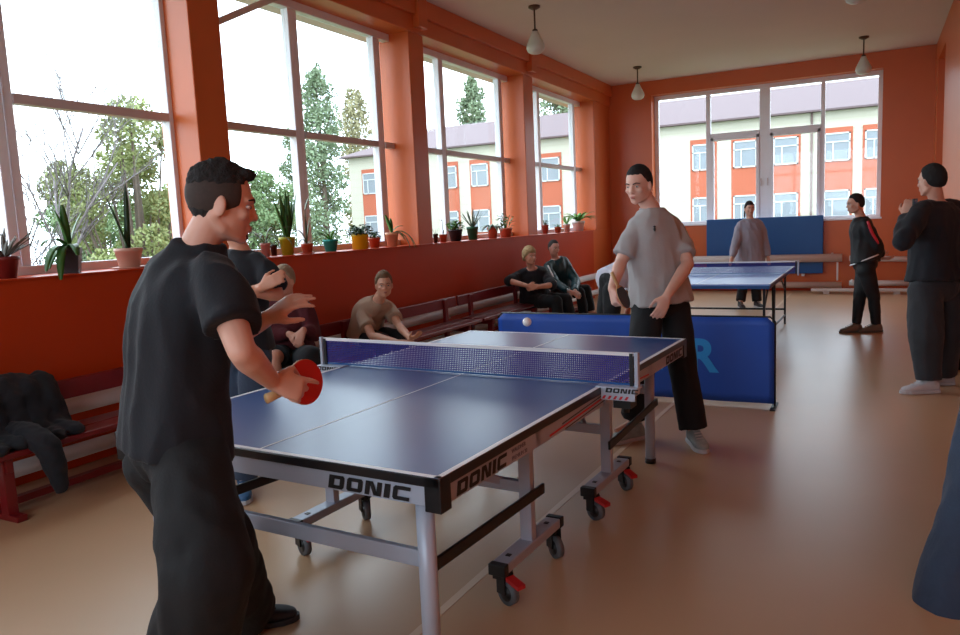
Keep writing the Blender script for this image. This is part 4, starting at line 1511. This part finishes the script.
# 11 photographer
person(dict(
    label='person in black sweater, wide charcoal jeans and white sneakers, raising a phone',
    s=1.06, vox=.008, skin=(208, 154, 132), fat=1.08,
    J=dict(H=at(931, 181, 6.08), N=at(937, 203, 6.12), SL=at(920, 213, 5.98), SR=at(957, 211, 6.25), EL=at(903, 241, 5.86), WL=at(906, 216, 6.1), ER=at(957, 245, 6.3), WR=at(925, 222, 6.42),
           PL=at(935, 283, 6.15), HL=at(925, 292, 6.08), HR=at(947, 292, 6.22), KL=at(926, 338, 6.05), AL=at(929, 383, 6.05), KR=at(946, 336, 6.2), AR=at(944, 378, 6.3)),
    face=cv(-.42, .88, -.05), toeL=cv(-1, .05, 0), toeR=cv(-.9, .1, 0),
    handL=dict(D=cv(.25, .1, .9), N=cv(.6, .7, 0), t=1, c=.35), handR=dict(D=cv(-.5, .1, .7), N=cv(-.5, -.4, 0), t=-1, c=.35),
    haircol=(22, 18, 18), hairlen=.012, features=True,
    top=dict(mat=blk, sleeve=1.93, rs=.088, pad=.035, hem=.02, name='sweater'), trousers=dict(mat=dkjeans, w=1.3, rk=.092, ra=.068, len=.93), shoes=(shoe_white, shoe_white)))
ph = empty('phone', at(915, 203, 6.05))
tag(ph, 'small black phone held up by the person in the black sweater', 'phone')
c0 = V((0, 0, 0))
MB().obox(c0, cv(.75, .6, 0) * .038, cv(-.62, .75, 0) * .006, V((0, 0, .035))).build('phone_case', M['black'], ph, bevel=.002)
scr = mat('phone_screen', (120, 150, 190), .2)
MB().obox(c0 - cv(-.62, .75, 0) * .0065, cv(.75, .6, 0) * .03, cv(-.62, .75, 0) * .0006, V((0, 0, .026))).build('screen', scr, ph)

# 12 beside the photographer
person(dict(
    label='person in dark clothes cut off by the right edge, beyond the phone holder',
    s=1.0, vox=.010, skin=(180, 110, 84), shift=V((-.10, 0, 0)),
    J=dict(H=at(963, 214, 6.9), N=at(966, 232, 6.9), SL=at(950, 242, 6.8), SR=at(972, 240, 6.75), EL=at(948, 272, 6.75), WL=at(954, 300, 6.65), ER=at(972, 272, 6.65), WR=at(968, 300, 6.55),
           PL=at(964, 300, 6.8), HL=at(958, 308, 6.85), HR=at(970, 308, 6.85), KL=at(957, 344, 6.75), AL=at(957, 374, 6.75), KR=at(969, 342, 6.85), AR=at(969, 374, 6.85)),
    face=cv(-.8, .3, 0), toeL=cv(-1, 0, 0), toeR=cv(-1, .2, 0),
    handL=dict(D=cv(0, 0, -1), N=cv(.9, 0, 0), t=1, c=.3), features=False,
    haircol=(120, 92, 60), hairlen=.014, top=dict(mat=blk, sleeve=1.9, rs=.08, pad=.025, name='sweater'), trousers=dict(mat=blk2), shoes=(shoe_dark, shoe_dark)))

# 13 denim figure at the right edge
person(dict(
    label='person in wide blue denim at the lower right edge, only a leg in view',
    s=1.0, vox=.010, skin=(190, 130, 108), features=False,
    J=dict(H=at(1030, 150, 3.1), N=at(1030, 182, 3.1), SL=at(990, 205, 3.0), SR=at(1068, 205, 3.2), EL=at(992, 275, 3.05), WL=at(1000, 340, 3.0), ER=at(1075, 270, 3.2), WR=at(1070, 330, 3.2),
           PL=at(1026, 350, 3.1), HL=at(1003, 372, 3.05), HR=at(1047, 372, 3.15), KL=at(976, 505, 2.94), AL=at(946, 634, 2.86), KR=at(1050, 490, 3.1), AR=at(1050, 580, 3.15)),
    face=cv(-.9, .4, 0), toeL=cv(1, .1, 0), toeR=cv(-.3, .9, 0),
    haircol=(60, 44, 34), top=dict(mat=denim, sleeve=1.9, rs=.08, pad=.03, name='jacket'), trousers=dict(mat=denim, w=1.3, rk=.092, ra=.115, len=1.0)))

# ------------------------------------------------------------------ ball, jacket
ball = MB().ell(at(527, 322, 3.4), V((.0202, 0, 0)), V((0, .0202, 0)), V((0, 0, .0202)), 24, 16).build('table_tennis_ball', M['ball'])
tag(ball, 'small white table tennis ball in the air above the nearer table', 'ball')

jk = empty('jacket', (-2.45, .65, 0))
tag(jk, 'black jacket draped over the back and seat of the leftmost bench', 'jacket')
jb = MB()
for y in (.30, .41, .52, .63, .74, .85):
    zt = .70 - (.03 if y in (.30, .85) else 0)
    jb.tube([(-2.70, y, .50), (-2.67, y, .62), (-2.62, y, zt), (-2.55, y, .62), (-2.50, y, .46), (-2.42, y, .415), (-2.28, y, .405)], [.04, .06, .085, .09, .09, .07, .05], 12, spline=3, side=(0, 1, 0), ratio=.8, round_cap=True)
    jb.tube([(-2.68, y, .52), (-2.62, y, zt - .02), (-2.54, y, .55), (-2.48, y, .43)], [.11, .11, .11, .1], 12, spline=3, side=(0, 1, 0), ratio=.45, round_cap=True)
remesh(jb, .012, 'jacket_body', blk, jk, (-2.45, .65, 0), smooth=6, wob=.02, wfreq=9, seed=5)
sb = MB()
sb.tube([(-2.45, .58, .44), (-2.3, .60, .43), (-2.19, .61, .37), (-2.17, .63, .26), (-2.16, .64, .14)], [.07, .075, .07, .062, .045], 14, spline=4, round_cap=True)
remesh(sb, .012, 'sleeve', blk, jk, (-2.45, .65, 0), smooth=5, wob=.012, wfreq=12, seed=6)


# ------------------------------------------------------------------ plants
def leaf(mb, base, d0, L, w, droop, n=7, fold=.15, tip=.02, side=None, shape='lance'):
    """one bending blade"""
    d = Vector(d0).normalized()
    p = Vector(base)
    pts, ws, ds = [], [], []
    for i in range(n + 1):
        t = i / n
        pts.append(p.copy()); ds.append(d.copy())
        if shape == 'lance':
            ws.append(w * (max(0, math.sin(math.pi * (t * .86 + .12)))) ** .8)
        elif shape == 'sword':
            ws.append(w * (1 if t < .7 else (1 - (t - .7) / .3 * .95)))
        else:
            ws.append(w * math.sin(math.pi * (t * .9 + .06)) ** .5)
        p = p + d * L / n
        d = (d + Vector((0, 0, -droop / n))).normalized()
    vs = []
    for p, ww, d in zip(pts, ws, ds):
        sd = d.cross(Vector((0, 0, 1)))
        if sd.length < .15:
            sd = Vector(side) if side is not None else Vector((.6, .8, 0))
        sd.normalize()
        nn = sd.cross(d).normalized()
        vs += [p - sd * ww + nn * ww * fold, p - nn * .0015, p + sd * ww + nn * ww * fold, p + nn * .0015]
    fs = []
    for i in range(n):
        a = i * 4
        for k in range(4):
            fs.append((a + k, a + (k + 1) % 4, a + 4 + (k + 1) % 4, a + 4 + k))
    mb.add(vs, fs, 0, True)


def pot(px, py, wpx, hpx, col, label, shape='taper', X=-3.04, square=False, saucer=False):
    """px, py: centre of the pot's foot in the photograph, on the ledge plane"""
    d = CF + (px - 480) / FPX * CR + (317.5 - py) / FPX * CU
    t = (X - CAMP.x) / d.x
    P_ = CAMP + d * t
    dep = t
    y = P_.y
    r_ = wpx / 2 * dep / FPX
    h = hpx * dep / FPX
    root = empty('potted_plant', (X, y, 1.297))
    tag(root, label, 'plant', 'potted plants on the window ledge')
    m = mat('pot', col, .45, var=.06)
    mb = MB()
    n = 4 if square else 24
    k = 1.25 if square else 1
    rb = r_ * (.72 if shape == 'taper' else .95)
    mb.lathe([(0, 0), (rb * k, 0), (r_ * .97 * k, h * .82), (r_ * k * 1.03, h * .82), (r_ * k * 1.03, h), (r_ * k * .92, h), (r_ * k * .9, h * .9), (0, h * .9)], n=n, smooth=not square)
    mb.build('pot', m, root)
    MB().lathe([(0, h * .9), (r_ * k * .9, h * .9), (0, h * .93)], n=n).build('soil', M['soil'], root)
    if saucer:
        MB().lathe([(0, 0), (r_ * 1.15, 0), (r_ * 1.3, .012), (r_ * 1.2, .012), (0, .008)], n=24).build('saucer', m, root)
    return root, h, r_, dep / FPX


rr = random.Random(3)


def rosette(root, h, n, L, w, mt, up=.8, droop=.6, spread=1, shape='lance', fold=.2, jit=.25):
    mb = MB()
    for i in range(n):
        a = 2 * math.pi * i / n + rr.uniform(-.3, .3)
        u = up * rr.uniform(1 - jit, 1 + jit)
        leaf(mb, (math.cos(a) * .01, math.sin(a) * .01, h * .9), (math.cos(a) * spread, math.sin(a) * spread, u), L * rr.uniform(.7, 1.05), w, droop * rr.uniform(.7, 1.3), shape=shape, fold=fold)
    return mb.build('leaves', mt, root)


def bushy(root, h, cx, R_, H_, n, lw, mt):
    mb = MB()
    for i in range(n):
        a = rr.uniform(0, 2 * math.pi)
        q = rr.random() ** .5
        z = h * .9 + rr.uniform(.0, 1) * H_ * (1 - .3 * q)
        p = Vector((math.cos(a) * q * R_ * .8, math.sin(a) * q * R_, z))
        d = Vector((math.cos(a), math.sin(a), rr.uniform(-.2, 1)))
        leaf(mb, p, d, lw * rr.uniform(1.6, 2.4), lw, .6, n=4, fold=.2, shape='round')
    o = mb.build('leaves', mt, root)
    sb_ = MB()
    for i in range(7):
        a = i * .9
        sb_.tube([(0, 0, h * .85), (math.cos(a) * R_ * .3, math.sin(a) * R_ * .35, h + H_ * .4), (math.cos(a) * R_ * .6, math.sin(a) * R_ * .65, h + H_ * .75)], [.006, .005, .003], 6)
    sb_.build('stem', M['leaf'], root)


# from left to right along the ledge
p_, h, r_, k = pot(6, 275, 26, 22, (112, 36, 34), 'dry spiky grey-leaved plant in a dark red pot at the left edge of the ledge', X=-2.98)
mb = MB()
for i in range(26):
    a = rr.uniform(-1.1, 1.1) + (math.pi / 2 if i % 4 else -math.pi / 2)
    leaf(mb, (0, 0, h * .9), (math.cos(a) * .9, math.sin(a) * .9, rr.uniform(.25, 1.0)), rr.uniform(.16, .30), .011, .15, shape='sword', fold=.4)
mb.build('leaves', M['dryleaf'], p_)
p_, h, r_, k = pot(72, 272, 22, 25, (38, 24, 32), 'strap-leaved plant drooping over the ledge from a black square pot', X=-2.97, square=True)
mb = MB()
for dx, dy, dz, L, w, dr in ((.05, -.1, 1, .31, .026, .0), (.1, .22, 1, .27, .026, .9), (.0, -.25, 1, .28, .022, .3), (.45, -1.0, .75, .36, .027, 2.6), (.8, -.9, .8, .40, .028, 3.2), (.35, -1.1, .35, .26, .026, 2.0), (.9, -.35, .9, .24, .028, 2.2), (.3, -.9, 1.1, .30, .024, 1.8)):
    leaf(mb, (0, 0, h * .9), (dx, dy, dz), L, w, dr, n=10, shape='round', fold=.25)
mb.build('leaves', M['leaf'], p_)
p_, h, r_, k = pot(130, 267.5, 26, 20, (205, 160, 142), 'two long dark spear leaves in a pale pink pot on the ledge', X=-3.0, saucer=True)
mb = MB()
leaf(mb, (0, 0, h * .9), (0, .06, 1), .50, .018, 0, shape='sword', fold=.5)
leaf(mb, (0, 0, h * .9), (.0, -.38, 1), .42, .014, -.1, shape='sword', fold=.5)
leaf(mb, (0, .01, h * .9), (.0, -.15, 1), .17, .013, -.1, shape='sword', fold=.5)
mb.build('leaves', M['leafdark'], p_)
p_, h, r_, k = pot(266, 255, 10, 14, (168, 128, 122), 'spidery grey plant with arching leaves in a dusky pink pot left of the snake plant', X=-3.0)
rosette(p_, h, 12, .38, .008, M['leafgrey'], up=1.5, droop=2.2)
p_, h, r_, k = pot(274, 251, 7, 11, (32, 24, 30), 'tiny black pot with a short sprout squeezed in left of the yellow-green pot', X=-3.12)
rosette(p_, h, 4, .08, .005, M['leafgrey'], up=1.8)
p_, h, r_, k = pot(288, 253.5, 16, 18, (158, 160, 30), 'tall snake plant in a yellow-green pot on the ledge', X=-3.02)
mb = MB()
for i in range(15):
    a = rr.uniform(0, 6.28)
    leaf(mb, (math.cos(a) * .025, math.sin(a) * .025, h * .88), (math.cos(a) * rr.uniform(.03, .2), math.sin(a) * rr.uniform(.05, .45), 1), rr.uniform(.26, .47), rr.uniform(.016, .023), .05, shape='sword', fold=.35, n=8)
mb.build('leaves', M['leaf'], p_)
p_, h, r_, k = pot(307.5, 252, 12, 10, (172, 74, 48), 'thin arching plant in a small terracotta pot with saucer, right of the snake plant', X=-2.98, saucer=True)
mb = MB()
for dx, dy, dz, L, dr in ((0, -.35, 1, .26, 2.0), (.0, .2, 1, .28, .6), (.1, -.1, 1, .34, .1), (.1, .8, .6, .22, 2.0), (.2, -.7, .8, .24, 2.2)):
    leaf(mb, (0, 0, h * .9), (dx, dy, dz), L, .010, dr, n=9, shape='lance', fold=.3)
leaf(mb, (0.03, -.03, h * .9 + .33), (.1, .35, 1), .13, .017, .4, shape='round')
mb.build('leaves', M['leafgrey'], p_)
p_, h, r_, k = pot(331, 250.5, 15, 12, (22, 142, 132), 'small green aloe in a turquoise pot', X=-3.02)
rosette(p_, h, 12, .19, .011, M['leafbright'], up=1.3, droop=.9)
p_, h, r_, k = pot(360.5, 249.5, 17, 15, (226, 178, 26), 'round dark green bush in a bright yellow pot', shape='cyl', X=-3.0)
bushy(p_, h, 0, .15, .12, 240, .017, M['leafdark'])
p_, h, r_, k = pot(375, 247.5, 12, 10, (176, 78, 50), 'small dark leafy plant in a terracotta pot just right of the yellow pot', X=-3.06)
bushy(p_, h, 0, .06, .09, 60, .014, M['leafdark'])
p_, h, r_, k = pot(392.5, 246.5, 13, 14, (216, 156, 122), 'long strap leaves hanging over the ledge from a peach pot beside the second pillar', X=-2.98)
mb = MB()
for dx, dy, dz, L, w, dr in ((.0, -.45, 1, .24, .024, .3), (.1, -.2, 1, .18, .022, .3), (.3, .5, 1, .18, .018, 1.5), (1.1, .55, .8, .38, .018, 3.2), (.9, .9, .6, .38, .018, 2.6), (1.2, .3, .6, .32, .018, 3.2), (.3, 1, .5, .22, .018, 2.0)):
    leaf(mb, (0, 0, h * .9), (dx, dy, dz), L, w, dr, n=10, shape='round', fold=.3)
mb.build('leaves', M['leaf'], p_)
p_, h, r_, k = pot(436, 245, 5, 9, (50, 36, 34), 'tiny dark pot with a twig next to the second pillar', X=-3.05)
rosette(p_, h, 3, .1, .003, M['leafgrey'], up=3)
p_, h, r_, k = pot(443.5, 244.5, 8, 8, (180, 84, 56), 'small terracotta pot with a thin bent sprout right of the second pillar', X=-3.0)
mb = MB()
leaf(mb, (0, 0, h), (0, -.05, 1), .20, .004, .0); leaf(mb, (0, -.01, h + .17), (0, -1, .5), .08, .012, .9, shape='round'); leaf(mb, (0, 0, h), (0, .3, 1), .06, .012, .5)
mb.build('leaves', M['leafgrey'], p_)
p_, h, r_, k = pot(456, 243, 14, 12, (34, 32, 40), 'round bright green bush in a black pot under the third window bay', X=-2.98)
bushy(p_, h, 0, .11, .14, 150, .019, M['leafbright'])
p_, h, r_, k = pot(473, 242, 11.5, 13, (30, 92, 66), 'spiky aloe in a dark green pot', X=-3.0)
rosette(p_, h, 11, .34, .011, M['leafgrey'], up=1.3, droop=.1, shape='sword')
p_, h, r_, k = pot(493, 240.5, 11, 11, (172, 82, 60), 'drooping grey-green succulent in a terracotta pot, left one of the pair before the third pillar', X=-3.0)
rosette(p_, h, 22, .24, .016, M['leafgrey'], up=.9, droop=2.2)
p_, h, r_, k = pot(506, 239.5, 13, 9, (172, 88, 66), 'large-leaved green plant in a wide terracotta pot just left of the third pillar', X=-3.0)
bushy(p_, h, 0, .13, .26, 46, .022, M['leaf'])
p_, h, r_, k = pot(545.5, 236.5, 7, 9, (150, 78, 66), 'small sprouting plant in a reddish pot, first beyond the third pillar', X=-3.05)
bushy(p_, h, 0, .07, .1, 26, .014, M['leafgrey'])
p_, h, r_, k = pot(558, 235.5, 7, 6, (158, 88, 62), 'low plant in a small brown pot in the last window bay', X=-3.03)
rosette(p_, h, 6, .14, .013, M['leaf'], up=1.2, droop=1.2)
p_, h, r_, k = pot(567, 235.5, 7, 8, (190, 178, 170), 'aloe with upright leaves in a pale grey pot in the last window bay', X=-3.03)
rosette(p_, h, 9, .24, .013, M['leafbright'], up=1.8, droop=.7)
p_, h, r_, k = pot(578.5, 234.5, 13, 10, (214, 204, 198), 'bright leafy plant in the large white pot at the far end of the ledge', X=-3.0)
rosette(p_, h, 24, .36, .034, M['leafbright'], up=1.1, droop=1.2, shape='round')

# ------------------------------------------------------------------ outside
GZ = -4.2
struct(MB().box(-120, 90, -60, 160, GZ - .3, GZ).build('ground', mat('grass_ground', (92, 104, 66), .95, var=.3, vscale=.5)))
cream = mat('cream_facade', (188, 182, 168), .9, var=.04, vscale=.3)
opan = mat('orange_facade_panel', (172, 92, 68), .85, var=.06, vscale=.5)
roofm = mat('mauve_metal_roof', (98, 80, 84), .7, var=.05, vscale=.3)
winw = mat('white_window_plastic', (196, 196, 198), .5)
wing = mat('bluish_window_glass', (128, 134, 142), .35, var=.1, vscale=1)
# daylight on the facades is strong: wall and roof colours are darkened to offset it
bl = empty('school_building', (-34.8, 46.8, GZ))
tag(bl, 'two-tone cream and orange building with white windows and a mauve roof across the yard', 'building')
L_ = 62
Zt = 7.05 - GZ
w_ = MB()
w_.box(0, L_, 0, 13, 0, Zt, 0)
for i in range(int(Zt / .6)):
    w_.box(-.005, L_, -.012, 0, i * .6 + .585, i * .6 + .6, 1)
w_.build('wall', [cream, mat('facade_joint', (176, 166, 146), .9)], bl)
us = [1.2, 4.6, 8.2, 10.75, 13.5, 16.2, 18.9, 21.4, 26.4, 28.86, 31.16, 33.9, 36.0, 38.6, 41.0, 43.6, 46.2, 49, 52, 55, 58]
for u in us:
    pn = MB()
    pn.box(u, u + 1.6, -.05, 0, 0, 6.1 - GZ)
    for i in range(16):
        pn.box(u, u + 1.6, -.055, -.05, i * .6 + .3, i * .6 + .32)
    pn.build('orange_panel', opan, bl)
    for z in (4.2, .95, -2.3):
        f = MB()
        a, b, c, d = u + .12, u + 1.48, z - GZ, z + 1.6 - GZ
        for q in ((a, b, c, c + .08), (a, b, d - .08, d), (a, a + .08, c, d), (b - .08, b, c, d), (a, b, c + 1.05, c + 1.12), ((a + b) / 2 - .25, (a + b) / 2 - .18, c, c + 1.05)):
            f.box(q[0], q[1], -.12, -.04, q[2], q[3])
        fo = f.build('window', winw, bl)
        MB().box(a + .05, b - .05, -.08, -.06, c + .05, d - .05).build('pane', wing, fo)
dp = MB()
for u in (33.35, 15.6, 44.9):
    dp.tube([(u, -.08, 0), (u, -.08, Zt)], .06, 8)
dp.build('downpipe', mat('brown_downpipe', (120, 100, 96), .6), bl)
rf = MB()
e_ = .55
z0, z1 = Zt, Zt + 1.75
vs = [(-e_, -e_, z0 + .1), (L_ + e_, -e_, z0 + .1), (L_ + e_, 13 + e_, z0 + .1), (-e_, 13 + e_, z0 + .1), (4, 6.5, z1 + .8), (L_ - 4, 6.5, z1 + .8)]
rf.add(vs, [(0, 1, 5, 4), (1, 2, 5), (2, 3, 4, 5), (3, 0, 4), (3, 2, 1, 0)])
rf.box(-e_, L_ + e_, -e_, 13 + e_, z0, z0 + .1)
rf.build('roof', roofm, bl)


# trees
def leafy(mb, c, rx, ry, rz, n, size, seed):
    r_ = random.Random(seed)
    for i in range(n):
        while True:
            x, y, z = r_.uniform(-1, 1), r_.uniform(-1, 1), r_.uniform(-1, 1)
            if x * x + y * y + z * z <= 1:
                break
        p = Vector((c[0] + x * rx, c[1] + y * ry, c[2] + z * rz))
        a = Vector((r_.uniform(-1, 1), r_.uniform(-1, 1), r_.uniform(-1, 1))).normalized()
        b = a.orthogonal().normalized()
        s_ = size * r_.uniform(.6, 1.3)
        mb.add([p - a * s_, p - b * s_ * .5, p + a * s_, p + b * s_ * .5], [(0, 1, 2, 3)])


def tree(name, base, height, width, mt, n, size, label, kind='round', trunk=.25, seed=1, crown0=.25, group='trees outside the windows'):
    root = empty(name, base)
    tag(root, label, 'tree', group)
    r_ = random.Random(seed)
    tk = MB()
    tk.tube([(0, 0, 0), (.1, 0, height * .4), (0, .1, height * .85)], [trunk, trunk * .7, trunk * .15], 10, spline=3)
    mb = MB()
    if kind == 'poplar':
        K_ = 34
        for i in range(K_):
            t = (i + .5) / K_
            z = height * (crown0 * .5 + (1 - crown0 * .5) * t)
            rad = width / 2 * min(1, (1.02 - t) * 5.5) ** .6 * min(1, .5 + t * 2.5)
            for q in range(3):
                a = r_.uniform(0, 6.28)
                rr_ = rad * r_.uniform(.2, .75)
                leafy(mb, (math.cos(a) * rr_, math.sin(a) * rr_, z + r_.uniform(-.3, .3)), rad * .4, rad * .4, height * .04, n // (K_ * 3), size, r_.random())
                if q == 0:
                    tk.tube([(0, 0, max(0, z - height * .1)), (math.cos(a) * rr_ * 1.1, math.sin(a) * rr_ * 1.1, z + .3)], [trunk * .18, .02], 5)
    else:
        K_ = 42
        for i in range(K_):
            a, t = r_.uniform(0, 6.28), r_.random() ** .8
            el = r_.uniform(-.5, 1.0)
            rad = width / 2 * (.35 + .6 * r_.random())
            cx, cy = math.cos(a) * rad * math.cos(el), math.sin(a) * rad * math.cos(el)
            cz = height * (crown0 + (1 - crown0) * .48) + math.sin(el) * height * (1 - crown0) * .48 * r_.uniform(.6, 1)
            leafy(mb, (cx, cy, cz), width * .13, width * .13, width * .10, n // K_, size, r_.random())
            tk.tube([(0, 0, height * (crown0 * .8 + .15 * r_.random())), (cx * .5, cy * .5, (cz + height * crown0) / 2 + .2), (cx, cy, cz)], [trunk * .3, trunk * .16, .02], 5)
    fo = mb.build('foliage', mt, root)
    tk.build('trunk', M['bark'], root)
    return root


def gp(px, d):
    q = at(px, 230, d)
    return (q.x, q.y, GZ)


tgreen = mat('tree_leaf_green', (104, 126, 84), .7, var=.35, vscale=.8)
tyel = mat('tree_leaf_yellowing', (132, 140, 88), .7, var=.35, vscale=.6)
tpop = mat('poplar_leaf', (112, 128, 98), .7, var=.3, vscale=.7)
tpop2 = mat('poplar_leaf_autumn', (142, 136, 102), .7, var=.3, vscale=.7)
tree('leafy_tree', gp(138, 21), 10.3, 4.6, tyel, 24000, .065, 'broad yellow-green tree filling the leftmost window', seed=3, crown0=.12)
tree('leafy_tree', gp(100, 29), 8.3, 4.6, tgreen, 14000, .075, 'green tree behind the strap-leaved plant in the leftmost window', seed=5, crown0=.15)
tree('leafy_tree', gp(176, 28), 8.6, 4.4, tgreen, 14000, .075, 'green tree just left of the first orange pillar', seed=9, crown0=.1)
tree('leafy_tree', gp(250, 30), 9.2, 4.2, tgreen, 16000, .08, 'green tree at the left side of the second window bay, left of the poplars', seed=11, crown0=.12)
tree('shrub', gp(160, 14), 4.4, 4.0, tgreen, 7000, .07, 'bright green shrub low in the leftmost window, right of the pink pot', seed=15, crown0=.3, trunk=.1)
tree('shrub', gp(40, 17), 4.0, 5.0, tyel, 7000, .07, 'low shrub at the bottom left of the leftmost window', seed=16, crown0=.3, trunk=.1)
tree('poplar_tree', gp(326, 50), 15.9, 3.4, tpop, 10000, .13, 'tallest poplar, standing left of the school building', kind='poplar', seed=21)
tree('poplar_tree', gp(300, 56), 14.0, 2.6, tpop, 5000, .13, 'poplar left of the tallest one, behind the window mullion', kind='poplar', seed=22)
tree('poplar_tree', gp(363, 76), 19.0, 4.2, tpop2, 7000, .18, 'brownish poplar rising behind the left corner of the school building', kind='poplar', seed=23)
tree('poplar_tree', gp(386, 82), 15.6, 2.8, tpop2, 5000, .2, 'short distant poplar seen beside the second orange pillar', kind='poplar', seed=24)
tree('poplar_tree', gp(478, 80), 20.8, 3.2, tpop, 10000, .2, 'poplar above the roof in the third window bay', kind='poplar', seed=25)
tree('poplar_tree', gp(513, 83), 21.2, 2.8, tpop, 6000, .2, 'poplar above the roof just left of the third pillar', kind='poplar', seed=27)
tree('poplar_tree', gp(561, 78), 19.4, 4.6, tpop, 8000, .2, 'poplar above the roof in the last window bay', kind='poplar', seed=26)
tree('leafy_tree', gp(688, 77), 16.2, 4.4, tpop, 5000, .25, 'tree crown peeping over the roof at the top left of the end window', seed=30, crown0=.4)
tree('leafy_tree', gp(738, 79), 16.8, 4.6, tpop2, 5000, .25, 'tree crown peeping over the roof in the second pane of the end window', seed=31, crown0=.4)

# bare tree
bt = empty('bare_tree', gp(46, 18))
tag(bt, 'leafless grey tree at the far left of the leftmost window', 'tree', 'trees outside the windows')
mb = MB()
rb = random.Random(4)


def branch(p, d, L, r_, lev):
    q = p + d * L
    mid = p + d * L * .5 + Vector((rb.uniform(-1, 1), rb.uniform(-1, 1), 0)) * L * .06
    mb.tube([p, mid, q], [r_, r_ * .8, r_ * .6], 5)
    if lev == 0:
        return
    for k in range(4 if lev > 1 else 5):
        nd = (d + Vector((rb.uniform(-1, 1), rb.uniform(-1, 1), rb.uniform(-.2, .8))) * .75).normalized()
        branch(p + d * L * rb.uniform(.45, 1), nd, L * rb.uniform(.55, .75), r_ * .5, lev - 1)


branch(Vector((0, 0, 0)), Vector((0, 0, 1)), 5.2, .13, 5)
mb.build('branches', mat('grey_bark', (112, 104, 106), .9), bt)
